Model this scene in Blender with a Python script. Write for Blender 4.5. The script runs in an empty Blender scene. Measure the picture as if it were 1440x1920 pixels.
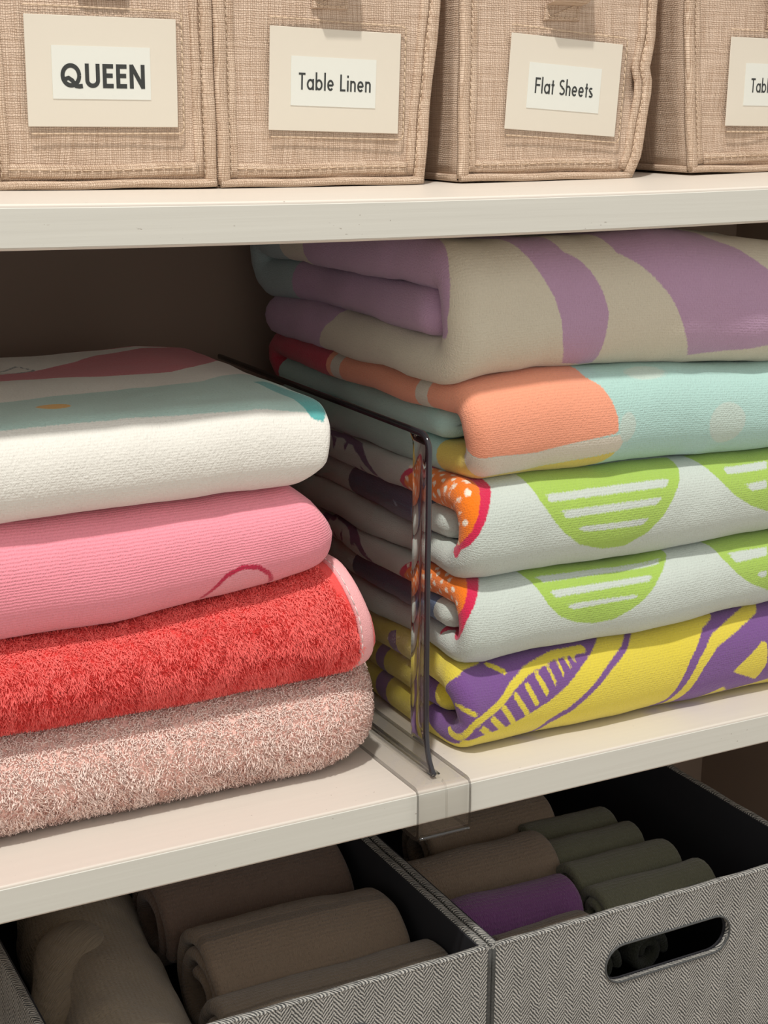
import bpy, bmesh, math, random
import numpy as np
from mathutils import Vector, Matrix

random.seed(7)
RNG = np.random.default_rng(11)
scene = bpy.context.scene
COL = scene.collection
MM = 0.001

# ------------------------------------------------------------------ camera
# world: x along the shelves, y into the closet, z up; lower shelf top front edge is y = z = 0
yaw, pitch, roll = math.radians(28.04787), math.radians(-14.90035), math.radians(0.38048)
cam_data = bpy.data.cameras.new('camera')
cam = bpy.data.objects.new('camera', cam_data); COL.objects.link(cam)
F = Vector((math.sin(yaw) * math.cos(pitch), math.cos(yaw) * math.cos(pitch), math.sin(pitch)))
R0 = Vector((math.cos(yaw), -math.sin(yaw), 0)); U0 = R0.cross(F)
R1 = R0 * math.cos(roll) + U0 * math.sin(roll); U1 = R1.cross(F)
m = Matrix((R1, U1, -F)).transposed().to_4x4()
m.translation = Vector((-0.35851, -0.63386, 0.34371))
cam.matrix_world = m
cam_data.sensor_fit = 'HORIZONTAL'; cam_data.sensor_width = 36.0
cam_data.lens = 36.0 * 2868.79 / 1440.0
cam_data.clip_start = 0.02
scene.camera = cam

# ------------------------------------------------------------------ light
world = bpy.data.worlds.new('room_light'); scene.world = world
world.use_nodes = True
bg = world.node_tree.nodes['Background']
bg.inputs['Color'].default_value = (1.0, 0.970, 0.925, 1)
bg.inputs['Strength'].default_value = 0.80
lamp_d = bpy.data.lights.new('ceiling_downlight', 'AREA')
lamp_d.shape = 'DISK'; lamp_d.size = 0.07; lamp_d.energy = 28.5
lamp_d.color = (1.0, 0.965, 0.91)
lamp = bpy.data.objects.new('ceiling_downlight', lamp_d); COL.objects.link(lamp)
lamp.location = (-0.42, -0.60, 1.90)
lamp.rotation_euler = (Vector((0.05, 0.05, 0.15)) - Vector(lamp.location)).to_track_quat('-Z', 'Y').to_euler()
lamp['kind'] = 'structure'
vs = scene.view_settings
vs.view_transform = 'Standard'; vs.look = 'None'; vs.gamma = 1.0
vs.use_curve_mapping = False
vs.exposure = 0.03

# ------------------------------------------------------------------ helpers
def lin(c):
    o = []
    for v in c:
        v = v / 255.0
        o.append(v / 12.92 if v <= 0.04045 else ((v + 0.055) / 1.055) ** 2.4)
    return (o[0], o[1], o[2], 1.0)

def vnoise(x, y, seed=0):
    """smooth 2-D value noise in -1..1, vectorised"""
    x = np.asarray(x, float); y = np.asarray(y, float)
    xi = np.floor(x).astype(np.int64); yi = np.floor(y).astype(np.int64)
    xf = x - xi; yf = y - yi
    u = xf * xf * (3 - 2 * xf); v = yf * yf * (3 - 2 * yf)
    def h(a, b):
        n = (a * 374761393 + b * 668265263 + seed * 1442695041) & 0x7fffffff
        n = ((n ^ (n >> 13)) * 1274126177) & 0x7fffffff
        return ((n ^ (n >> 16)) & 0xffff) / 32767.5 - 1.0
    return (h(xi, yi) * (1 - u) + h(xi + 1, yi) * u) * (1 - v) + (h(xi, yi + 1) * (1 - u) + h(xi + 1, yi + 1) * u) * v

def fbm(x, y, seed=0, octv=3):
    s = 0; a = 1.0; t = 0
    for k in range(octv):
        s = s + a * vnoise(x * 2 ** k, y * 2 ** k, seed + 17 * k); t += a; a *= 0.5
    return s / t

def link(o, parent=None):
    COL.objects.link(o)
    if parent is not None:
        o.parent = parent
    return o

def tag(o, label=None, cat=None, group=None, kind=None):
    if label: o['label'] = label
    if cat: o['category'] = cat
    if group: o['group'] = group
    if kind: o['kind'] = kind
    return o

def empty(name, loc=(0, 0, 0), rz=0.0):
    o = bpy.data.objects.new(name, None); COL.objects.link(o)
    o.location = loc; o.rotation_euler = (0, 0, rz); o.empty_display_size = 0.02
    return o

def mesh_obj(name, V, Fq, mat=None, parent=None, smooth=True):
    me = bpy.data.meshes.new(name)
    V = np.asarray(V, np.float32).reshape(-1, 3)
    if isinstance(Fq, np.ndarray):
        nf, k = Fq.shape
        me.vertices.add(len(V)); me.vertices.foreach_set('co', V.ravel())
        me.loops.add(nf * k); me.loops.foreach_set('vertex_index', Fq.astype(np.int32).ravel())
        me.polygons.add(nf)
        me.polygons.foreach_set('loop_start', np.arange(0, nf * k, k, dtype=np.int32))
        me.polygons.foreach_set('loop_total', np.full(nf, k, np.int32))
        me.update(calc_edges=True)
    else:
        me.from_pydata([tuple(map(float, v)) for v in V], [], Fq); me.update()
    if smooth:
        me.polygons.foreach_set('use_smooth', np.ones(len(me.polygons), bool))
    if mat: me.materials.append(mat)
    return link(bpy.data.objects.new(name, me), parent)

def bm_obj(name, bm, mat=None, parent=None, smooth=False):
    me = bpy.data.meshes.new(name); bm.to_mesh(me); bm.free()
    if smooth:
        me.polygons.foreach_set('use_smooth', np.ones(len(me.polygons), bool))
    if mat: me.materials.append(mat)
    return link(bpy.data.objects.new(name, me), parent)

def box_bm(bm, x0, x1, y0, y1, z0, z1, bev=0.0, seg=2):
    r = bmesh.ops.create_cube(bm, size=1.0)
    vs_ = r['verts']
    for v in vs_:
        v.co.x = x0 + (v.co.x + .5) * (x1 - x0); v.co.y = y0 + (v.co.y + .5) * (y1 - y0); v.co.z = z0 + (v.co.z + .5) * (z1 - z0)
    if bev > 0:
        es = list({e for v in vs_ for e in v.link_edges})
        bmesh.ops.bevel(bm, geom=es, offset=bev, segments=seg, profile=0.5, affect='EDGES', clamp_overlap=True)
    return bm

def box(name, x0, x1, y0, y1, z0, z1, mat, parent=None, bev=0.0):
    bm = bmesh.new(); box_bm(bm, x0, x1, y0, y1, z0, z1, bev)
    return bm_obj(name, bm, mat, parent, smooth=False)

def tube_arrays(P, ra, rb=None, nseg=8, up=(0, 0, 1), caps=True, power=2.0):
    """swept super-elliptic section along polyline P (N,3); ra along side, rb along up-ish normal"""
    P = np.asarray(P, float); rb = ra if rb is None else rb
    ra = np.broadcast_to(np.asarray(ra, float), (len(P),)); rb = np.broadcast_to(np.asarray(rb, float), (len(P),))
    T = np.gradient(P, axis=0); T /= np.linalg.norm(T, axis=1)[:, None] + 1e-12
    up = np.asarray(up, float)
    S = np.cross(T, up); S /= np.linalg.norm(S, axis=1)[:, None] + 1e-12
    N = np.cross(S, T)
    a = np.linspace(0, 2 * np.pi, nseg, endpoint=False)
    ca = np.sign(np.cos(a)) * np.abs(np.cos(a)) ** (2 / power); sa = np.sign(np.sin(a)) * np.abs(np.sin(a)) ** (2 / power)
    V = P[:, None, :] + S[:, None, :] * (ca[None, :, None] * ra[:, None, None]) + N[:, None, :] * (sa[None, :, None] * rb[:, None, None])
    n = len(P); faces = []
    for i in range(n - 1):
        for j in range(nseg):
            k = (j + 1) % nseg
            faces.append((i * nseg + j, i * nseg + k, (i + 1) * nseg + k, (i + 1) * nseg + j))
    if caps:
        faces.append(tuple(range(nseg - 1, -1, -1))); faces.append(tuple((n - 1) * nseg + j for j in range(nseg)))
    return V.reshape(-1, 3), faces

def join_arrays(parts):
    V = []; Fs = []; o = 0
    for v, f in parts:
        V.append(np.asarray(v)); Fs += [tuple(i + o for i in q) for q in f]; o += len(v)
    return np.concatenate(V), Fs

# ------------------------------------------------------------------ materials
class NT:
    def __init__(s, name):
        s.m = bpy.data.materials.new(name); s.m.use_nodes = True
        s.t = s.m.node_tree; s.n = s.t.nodes; s.l = s.t.links
        s.bsdf = s.n['Principled BSDF']; s.out = s.n['Material Output']
    def add(s, typ, **kw):
        nd = s.n.new(typ)
        for k, v in kw.items(): setattr(nd, k, v)
        return nd
    def put(s, sock, val):
        if isinstance(val, bpy.types.NodeSocket): s.l.new(val, sock)
        else: sock.default_value = val
    def math(s, op, a, b=None, c=None, clamp=False):
        nd = s.add('ShaderNodeMath', operation=op, use_clamp=clamp)
        for i, v in enumerate((a, b, c)):
            if v is not None: s.put(nd.inputs[i], v)
        return nd.outputs[0]
    def mix(s, f, a, b, blend='MIX'):
        nd = s.add('ShaderNodeMix', data_type='RGBA', blend_type=blend)
        s.put(nd.inputs[0], f); s.put(nd.inputs[6], a); s.put(nd.inputs[7], b)
        return nd.outputs[2]
    def noise(s, vec, scale, detail=2.0, rough=0.5):
        nd = s.add('ShaderNodeTexNoise'); s.put(nd.inputs['Vector'], vec)
        nd.inputs['Scale'].default_value = scale; nd.inputs['Detail'].default_value = detail; nd.inputs['Roughness'].default_value = rough
        return nd.outputs['Fac']
    def maprange(s, v, a, b, c=0.0, d=1.0):
        nd = s.add('ShaderNodeMapRange', clamp=True); s.put(nd.inputs[0], v)
        for i, q in enumerate((a, b, c, d)): nd.inputs[i + 1].default_value = q
        return nd.outputs[0]
    def scalevec(s, vec, sc):
        nd = s.add('ShaderNodeVectorMath', operation='MULTIPLY'); s.put(nd.inputs[0], vec); nd.inputs[1].default_value = sc
        return nd.outputs[0]
    def bump(s, h, dist, strength=1.0, normal=None):
        nd = s.add('ShaderNodeBump'); s.put(nd.inputs['Height'], h)
        nd.inputs['Distance'].default_value = dist; nd.inputs['Strength'].default_value = strength
        if normal is not None: s.l.new(normal, nd.inputs['Normal'])
        return nd.outputs[0]
    def attr(s, name):
        return s.add('ShaderNodeAttribute', attribute_name=name)

def plain(name, col, rough=0.5, spec=0.5, sheen=0.0):
    t = NT(name); b = t.bsdf
    b.inputs['Base Color'].default_value = lin(col); b.inputs['Roughness'].default_value = rough
    b.inputs['Specular IOR Level'].default_value = spec
    if sheen: b.inputs['Sheen Weight'].default_value = sheen
    return t.m

def terry(name, base, prints=(), rib=0.0010, ribamp=0.16, grain=0.0010, depth=0.0006, var=0.06, wobble=0.0007):
    """looped cotton; colours of the woven print come from signed distances stored on the mesh (p0, p1 ...)"""
    t = NT(name); b = t.bsdf
    uv = t.add('ShaderNodeUVMap'); uv.uv_map = 'UVMap'; vec = uv.outputs[0]
    sep = t.add('ShaderNodeSeparateXYZ'); t.l.new(vec, sep.inputs[0]); u, v = sep.outputs[0], sep.outputs[1]
    col = lin(base)
    if prints:
        wob = t.math('MULTIPLY', t.math('SUBTRACT', t.noise(t.scalevec(vec, (1, 1, 1)), 900.0, 1.0), 0.5), wobble * 2)
    for i, c in enumerate(prints):
        d = t.math('ADD', t.attr('p%d' % i).outputs['Fac'], wob)
        f = t.maprange(d, 0.00035, -0.00035)
        col = t.mix(f, col, lin(c))
    # loops: rows along v with jitter, stretched cells
    jit = t.noise(vec, 260.0, 2.0)
    vv = t.math('ADD', v, t.math('MULTIPLY', jit, rib * 0.7))
    row = t.math('MULTIPLY', t.math('ADD', t.math('SINE', t.math('MULTIPLY', vv, 2 * math.pi / rib)), 1.0), 0.5)
    knot = t.math('SINE', t.math('MULTIPLY', t.math('ADD', u, t.math('MULTIPLY', t.noise(vec, 500.0, 1.0), 0.0018)), 2 * math.pi / 0.0012))
    row = t.math('MULTIPLY', row, t.math('ADD', t.math('MULTIPLY', knot, .3), .7))
    cell = t.noise(t.scalevec(vec, (1.0, 0.75, 1.0)), 1.0 / grain, 2.5, 0.6)
    h = t.math('ADD', t.math('MULTIPLY', row, ribamp), cell)
    big = t.noise(vec, 70.0, 2.0)
    shade = t.math('ADD', t.math('MULTIPLY', t.math('SUBTRACT', h, 0.5 + ribamp * .5), var * 2.2), t.math('MULTIPLY', t.math('SUBTRACT', big, 0.5), var))
    hsv = t.add('ShaderNodeHueSaturation'); t.put(hsv.inputs['Color'], col)
    t.l.new(t.math('ADD', shade, 1.0), hsv.inputs['Value'])
    cout = hsv.outputs[0]
    t.l.new(cout, b.inputs['Base Color'])
    b.inputs['Roughness'].default_value = 0.95; b.inputs['Specular IOR Level'].default_value = 0.12
    b.inputs['Sheen Weight'].default_value = 0.25; b.inputs['Sheen Roughness'].default_value = 0.6
    t.l.new(t.bump(h, depth), b.inputs['Normal'])
    return t.m

def fibre_mat(name, base, tip, var=0.18):
    t = NT(name); b = t.bsdf
    a = t.attr('rnd').outputs['Fac']; tp = t.attr('tip').outputs['Fac']
    c = t.mix(t.math('MULTIPLY', t.math('ADD', t.math('MULTIPLY', tp, 0.75), t.math('MULTIPLY', a, 0.25)), 1.0), lin(base), lin(tip))
    hsv = t.add('ShaderNodeHueSaturation'); t.l.new(c, hsv.inputs['Color'])
    t.l.new(t.math('ADD', t.math('MULTIPLY', t.math('SUBTRACT', a, 0.5), var), 1.0), hsv.inputs['Value'])
    t.l.new(hsv.outputs[0], b.inputs['Base Color'])
    b.inputs['Roughness'].default_value = 0.8; b.inputs['Specular IOR Level'].default_value = 0.2
    return t.m

def shelf_mat(name, col, seed):
    """melamine with faint horizontal grain and a few scuffs"""
    t = NT(name); b = t.bsdf
    g = t.add('ShaderNodeNewGeometry').outputs['Position']
    n = t.noise(t.scalevec(g, (6.0, 260.0, 260.0)), 1.0, 3.0)
    base = t.mix(t.math('MULTIPLY', t.maprange(n, .3, .75), 0.10), lin(col), lin([c * 0.86 for c in col]))
    sc = t.noise(t.scalevec(g, (1.0, 1.0, 1.7)), 420.0, 1.0)
    big = t.noise(g, 22.0 + seed, 1.0)
    scuff = t.math('MULTIPLY', t.maprange(sc, 0.745, 0.79), t.maprange(big, 0.52, 0.60))
    base = t.mix(t.math('MULTIPLY', scuff, 0.55), base, lin((120, 105, 90)))
    t.l.new(base, b.inputs['Base Color'])
    b.inputs['Roughness'].default_value = 0.42; b.inputs['Specular IOR Level'].default_value = 0.35
    t.l.new(t.bump(n, 0.00012), b.inputs['Normal'])
    return t.m

def weave_mat(name, c1, c2, pitch=0.00115):
    """coarse plain-woven burlap-look fabric: threads cross over one another"""
    t = NT(name); b = t.bsdf
    uv = t.add('ShaderNodeUVMap'); uv.uv_map = 'UVMap'; vec = uv.outputs[0]
    wig = t.noise(vec, 180.0, 2.0)
    sep = t.add('ShaderNodeSeparateXYZ'); t.l.new(vec, sep.inputs[0])
    off = t.math('MULTIPLY', t.math('SUBTRACT', wig, 0.5), pitch * 1.6)
    u = t.math('ADD', sep.outputs[0], off); v = t.math('ADD', sep.outputs[1], off)
    k = math.pi / pitch
    su = t.math('SINE', t.math('MULTIPLY', u, k)); sv = t.math('SINE', t.math('MULTIPLY', v, k))
    over = t.math('MULTIPLY', su, sv)                       # checker: which thread lies on top
    au = t.math('ABSOLUTE', su); av = t.math('ABSOLUTE', sv)
    sel = t.math('GREATER_THAN', over, 0.0)
    warp = t.math('MULTIPLY', au, t.math('ADD', t.math('MULTIPLY', av, .5), .5)); weft = t.math('MULTIPLY', av, t.math('ADD', t.math('MULTIPLY', au, .5), .5))
    hgt = t.math('MAXIMUM', t.math('MULTIPLY', sel, warp), t.math('MULTIPLY', t.math('SUBTRACT', 1.0, sel), weft))
    streak = t.noise(t.scalevec(vec, (30.0, 1500.0, 1.0)), 1.0, 2.0)
    streak2 = t.noise(t.scalevec(vec, (1500.0, 30.0, 1.0)), 1.0, 2.0)
    st = t.math('ADD', t.math('MULTIPLY', streak, .5), t.math('MULTIPLY', streak2, .5))
    fac = t.math('ADD', t.math('MULTIPLY', hgt, 0.5), t.maprange(st, 0.35, 0.65, -0.25, 0.55), clamp=True)
    col = t.mix(fac, lin(c1), lin(c2))
    fibre = t.noise(vec, 2200.0, 1.0)
    hsv = t.add('ShaderNodeHueSaturation'); t.l.new(col, hsv.inputs['Color'])
    t.l.new(t.math('ADD', t.math('MULTIPLY', fibre, .24), .88), hsv.inputs['Value'])
    t.l.new(hsv.outputs[0], b.inputs['Base Color'])
    b.inputs['Roughness'].default_value = 0.7; b.inputs['Specular IOR Level'].default_value = 0.3
    t.l.new(t.bump(t.math('ADD', hgt, t.math('MULTIPLY', st, 1.2)), 0.00028), b.inputs['Normal'])
    return t.m

def herringbone_mat(name):
    t = NT(name); b = t.bsdf
    uv = t.add('ShaderNodeUVMap'); uv.uv_map = 'UVMap'; vec = uv.outputs[0]
    n = t.math('MULTIPLY', t.math('SUBTRACT', t.noise(vec, 240.0, 2.0), .5), 0.0011)
    sep = t.add('ShaderNodeSeparateXYZ'); t.l.new(vec, sep.inputs[0])
    u = t.math('ADD', sep.outputs[0], n); v = t.math('ADD', sep.outputs[1], n)
    w = 0.0060
    tri = t.math('PINGPONG', u, w)
    side = t.math('FLOOR', t.math('DIVIDE', u, w))
    par = t.math('MODULO', t.math('ABSOLUTE', side), 2.0)
    ph = t.math('ADD', t.math('ADD', v, t.math('MULTIPLY', tri, 1.25)), t.math('MULTIPLY', par, 0.0010))
    s = t.math('SINE', t.math('MULTIPLY', ph, 2 * math.pi / 0.0026))
    fine = t.noise(t.scalevec(vec, (1100.0, 1300.0, 1.0)), 1.0, 2.0)
    f = t.maprange(t.math('ADD', s, t.math('MULTIPLY', t.math('SUBTRACT', fine, .5), 3.2)), -0.9, 0.9)
    c = t.mix(f, lin((64, 66, 67)), lin((192, 189, 182)))
    blot = t.noise(vec, 60.0, 3.0)
    hsv = t.add('ShaderNodeHueSaturation'); t.l.new(c, hsv.inputs['Color'])
    t.l.new(t.math('ADD', t.math('MULTIPLY', blot, .5), .72), hsv.inputs['Value'])
    t.l.new(hsv.outputs[0], b.inputs['Base Color'])
    b.inputs['Roughness'].default_value = 0.9; b.inputs['Specular IOR Level'].default_value = 0.15
    t.l.new(t.bump(f, 0.0003), b.inputs['Normal'])
    return t.m

def clear_mat(name, tint, gloss=1.0, rough=0.03, dens=0.0):
    """clear sheet: transmits straight through, mirrors at grazing angles"""
    t = NT(name)
    tr = t.add('ShaderNodeBsdfTransparent'); tr.inputs[0].default_value = tint
    gl = t.add('ShaderNodeBsdfGlossy'); gl.inputs['Roughness'].default_value = rough
    lw = t.add('ShaderNodeLayerWeight'); lw.inputs['Blend'].default_value = 0.5
    fz = t.math('ADD', t.math('MULTIPLY', t.math('POWER', lw.outputs['Facing'], 5.0), 0.96), 0.035)
    mx = t.add('ShaderNodeMixShader')
    t.l.new(t.math('MULTIPLY', fz, gloss, clamp=True), mx.inputs[0])
    t.l.new(tr.outputs[0], mx.inputs[1]); t.l.new(gl.outputs[0], mx.inputs[2])
    t.l.new(mx.outputs[0], t.out.inputs['Surface'])
    return t.m

def glass_mat(name, col, rough=0.02):
    t = NT(name); b = t.bsdf
    b.inputs['Base Color'].default_value = col; b.inputs['Roughness'].default_value = rough
    b.inputs['Transmission Weight'].default_value = 1.0; b.inputs['IOR'].default_value = 1.49
    return t.m

M_SHELF = shelf_mat('melamine_white', (217, 209, 198), 0.0)
M_EDGE = shelf_mat('melamine_edge_band', (207, 206, 197), 3.0)
M_WALL = plain('taupe_shade_wall', (142, 124, 110), 0.8, 0.2)  # even taupe puts the closet's deep shade into the wall colour
M_ACRYL = clear_mat('clear_acrylic', (0.972, 0.970, 0.966, 1), 1.15)
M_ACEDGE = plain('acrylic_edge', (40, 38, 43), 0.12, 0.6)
M_LENS = glass_mat('acrylic_solid', (0.96, 0.96, 0.95, 1), 0.0)
M_ACSIDE = clear_mat('clear_acrylic_side', (0.42, 0.41, 0.40, 1), 3.0, 0.12)

# ------------------------------------------------------------------ the setting: closet carcass and shelves
SH_T = 0.019
UP_Z = 0.28452            # underside of the upper shelf at the ends of the view
SAG = 0.0016
def sag(x):               # the loaded upper shelf dips slightly in the middle of the bay
    return -SAG * (1 - np.clip(((np.asarray(x, float) - 0.005) / 0.2), -1.6, 1.6) ** 2)
X0, X1 = -0.50, 0.46
YB = 0.315

def shelf(name, z0, sagged):
    """board with rounded front arris; front face carries a thin edge band"""
    xs = np.linspace(X0, X1, 49) if sagged else np.array([X0, X1])
    r = 0.0011
    prof = [(YB, z0)] + [(r * 1.0, z0)]
    prof = [(YB, z0), (0.0008, z0), (0.0, z0 + 0.0008), (0.0, z0 + SH_T - r)]
    for a in np.linspace(0, math.pi / 2, 5)[1:]:
        prof.append((r - r * math.cos(a), z0 + SH_T - r + r * math.sin(a)))
    prof.append((YB, z0 + SH_T))
    P = np.array(prof); n = len(P); V = []
    for x in xs:
        d = float(sag(x)) if sagged else 0.0
        for y, z in P: V.append((x, y, z + d))
    Fs = []
    for i in range(len(xs) - 1):
        for j in range(n):
            k = (j + 1) % n
            Fs.append((i * n + j, i * n + k, (i + 1) * n + k, (i + 1) * n + j))
    Fs.append(tuple(range(n))); Fs.append(tuple((len(xs) - 1) * n + j for j in range(n - 1, -1, -1)))
    o = mesh_obj(name, V, Fs, M_SHELF, None, smooth=False)
    tag(o, kind='structure')
    # edge band: a thin strip glued on the front face
    V = []; zz = (z0 + 0.0009, z0 + SH_T - 0.0014)
    prof = [(0.0002, zz[0]), (-0.0004, zz[0] + 0.0004), (-0.0004, zz[1] - 0.0004), (0.0002, zz[1])]
    for x in xs:
        d = float(sag(x)) if sagged else 0.0
        for y, z in prof: V.append((x, y, z + d))
    Fs = [(i * 4 + j, (i + 1) * 4 + j, (i + 1) * 4 + j + 1, i * 4 + j + 1) for i in range(len(xs) - 1) for j in range(3)]
    mesh_obj('edge_band', V, Fs, M_EDGE, o, smooth=False)
    return o
up = shelf('trim_1', UP_Z, True); tag(up, 'white melamine upper shelf carrying the beige fabric bins')
lo = shelf('trim_2', -SH_T, False); tag(lo, 'white melamine lower shelf carrying the stacked towels')
fl_Z = -0.42
tag(box('trim_3', X0, X1, 0.0, YB, fl_Z - 0.019, fl_Z, M_SHELF), 'bottom shelf carrying the grey herringbone bins', kind='structure')
tag(box('wall_back', X0 - 0.02, X1 + 0.02, YB, YB + 0.02, -1.0, 1.0, M_WALL), kind='structure')
tag(box('wall_right', X1, X1 + 0.019, 0.0, YB, -1.0, 1.0, M_WALL), kind='structure')
tag(box('wall_left', X0 - 0.019, X0, 0.0, YB, -1.0, 1.0, M_WALL), kind='structure')
M_FLOOR = plain('pale_bounce_floor', (172, 152, 130), 0.7, 0.3)  # unseen floor, lightened to bounce light up onto downward-facing cloth
tag(box('floor', -3.0, 3.0, -3.0, YB + 0.02, -1.02, -1.0, M_FLOOR), kind='structure')

# ------------------------------------------------------------------ folded towels
def arc(yc, zc, ay, az, a0, a1, n=14, p=2.4):
    """super-elliptic arc in (y, z); angles in degrees, 180 = towards the front (-y)"""
    a = np.radians(np.linspace(a0, a1, n)); c, s = np.cos(a), np.sin(a)
    return [(yc + ay * math.copysign(abs(ci) ** (2 / p), ci), zc + az * math.copysign(abs(si) ** (2 / p), si)) for ci, si in zip(c, s)]

def spiral3(h, t, yf, yb, ay=16.0, p=2.4, mid_end=14.0, mz=0.5):
    """bottom layer, front fold, top layer, back fold, tucked middle layer (mm)"""
    yc = yf + t / 2 + ay; zt_ = h - t / 2; zb_ = t / 2; zm = h * mz
    P = [(yb, zb_), ((yb + yc) / 2, zb_)]
    P += arc(yc, h / 2, ay, (zt_ - zb_) / 2, 270, 90, 18, p)
    P += [((yb + yc) / 2, zt_)]
    P += arc(yb - 8, (zt_ + zm) / 2, 10, (zt_ - zm) / 2, 90, -90, 10, 2)
    P += [((yb + yc) / 2, zm), (yf + t + mid_end, zm)]
    return P

def spiral5(h, t, yf, yb, ay=18.0, p=2.3, mid_end=20.0):
    yc = yf + t / 2 + ay; z = [t / 2 + i * (h - t) / 4 for i in range(5)]
    P = [(yb, z[0]), ((yb + yc) / 2, z[0])] + arc(yc, h / 2, ay, (z[4] - z[0]) / 2, 270, 90, 18, p) + [((yb + yc) / 2, z[4])]
    P += arc(yb - 14, (z[4] + z[1]) / 2, 12, (z[4] - z[1]) / 2, 90, -90, 10, 2) + [((yb + yc) / 2, z[1])]
    P += arc(yc + 3, (z[1] + z[3]) / 2, max(ay - t * .75, 5), (z[3] - z[1]) / 2, 270, 90, 12, 2) + [((yb + yc) / 2, z[3])]
    P += arc(yb - 24, (z[3] + z[2]) / 2, 5, (z[3] - z[2]) / 2, 90, -90, 6, 2) + [((yb + yc) / 2, z[2]), (yf + t * 2 + mid_end, z[2])]
    return P

def resample(P, s_fine, fine, coarse):
    P = np.asarray(P, float)
    # Catmull-Rom densify
    Q = []
    ext = np.vstack([2 * P[0] - P[1], P, 2 * P[-1] - P[-2]])
    for i in range(1, len(ext) - 2):
        d = np.linalg.norm(ext[i + 1] - ext[i])
        for k in np.linspace(0, 1, max(2, int(d / 1.0)), endpoint=False):
            if d > 25:   # straight run
                Q.append(ext[i] * (1 - k) + ext[i + 1] * k); continue
            a, b, c, e = ext[i - 1:i + 3]
            if np.linalg.norm(b - a) > 25: a = b - (c - b)
            if np.linalg.norm(e - c) > 25: e = c + (c - b)
            Q.append(.5 * (2 * b + (c - a) * k + (2 * a - 5 * b + 4 * c - e) * k * k + (3 * b - a - 3 * c + e) * k ** 3))
    Q.append(P[-1]); Q = np.array(Q)
    L = np.concatenate([[0], np.cumsum(np.linalg.norm(np.diff(Q, axis=0), axis=1))])
    s = [0.0]
    while s[-1] < L[-1] - 1e-6:
        st = fine if s_fine[0] <= s[-1] <= s_fine[1] else coarse
        s.append(min(s[-1] + st, L[-1]))
    s = np.array(s)
    return np.stack([np.interp(s, L, Q[:, 0]), np.interp(s, L, Q[:, 1])], 1), s, L[-1]

def poly_sdf(U, S, poly):
    """signed distance (negative inside) from points to a closed polygon"""
    P = np.asarray(poly, float); Q = np.roll(P, -1, axis=0)
    d2 = np.full(U.shape, 1e9); inside = np.zeros(U.shape, bool)
    for (ax, ay), (bx, by) in zip(P, Q):
        ex, ey = bx - ax, by - ay
        wx, wy = U - ax, S - ay
        k = np.clip((wx * ex + wy * ey) / (ex * ex + ey * ey + 1e-12), 0, 1)
        d2 = np.minimum(d2, (wx - ex * k) ** 2 + (wy - ey * k) ** 2)
        c = ((ay <= S) & (S < by)) | ((by <= S) & (S < ay))
        with np.errstate(divide='ignore', invalid='ignore'):
            xi = ax + (S - ay) * ex / (ey if ey != 0 else 1e-12)
        inside ^= c & (U < xi)
    d = np.sqrt(d2); return np.where(inside, -d, d)

def line_sdf(U, S, pts, w):
    d2 = np.full(U.shape, 1e9); P = np.asarray(pts, float)
    for (ax, ay), (bx, by) in zip(P[:-1], P[1:]):
        ex, ey = bx - ax, by - ay; wx, wy = U - ax, S - ay
        k = np.clip((wx * ex + wy * ey) / (ex * ex + ey * ey + 1e-12), 0, 1)
        d2 = np.minimum(d2, (wx - ex * k) ** 2 + (wy - ey * k) ** 2)
    return np.sqrt(d2) - w / 2

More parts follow.
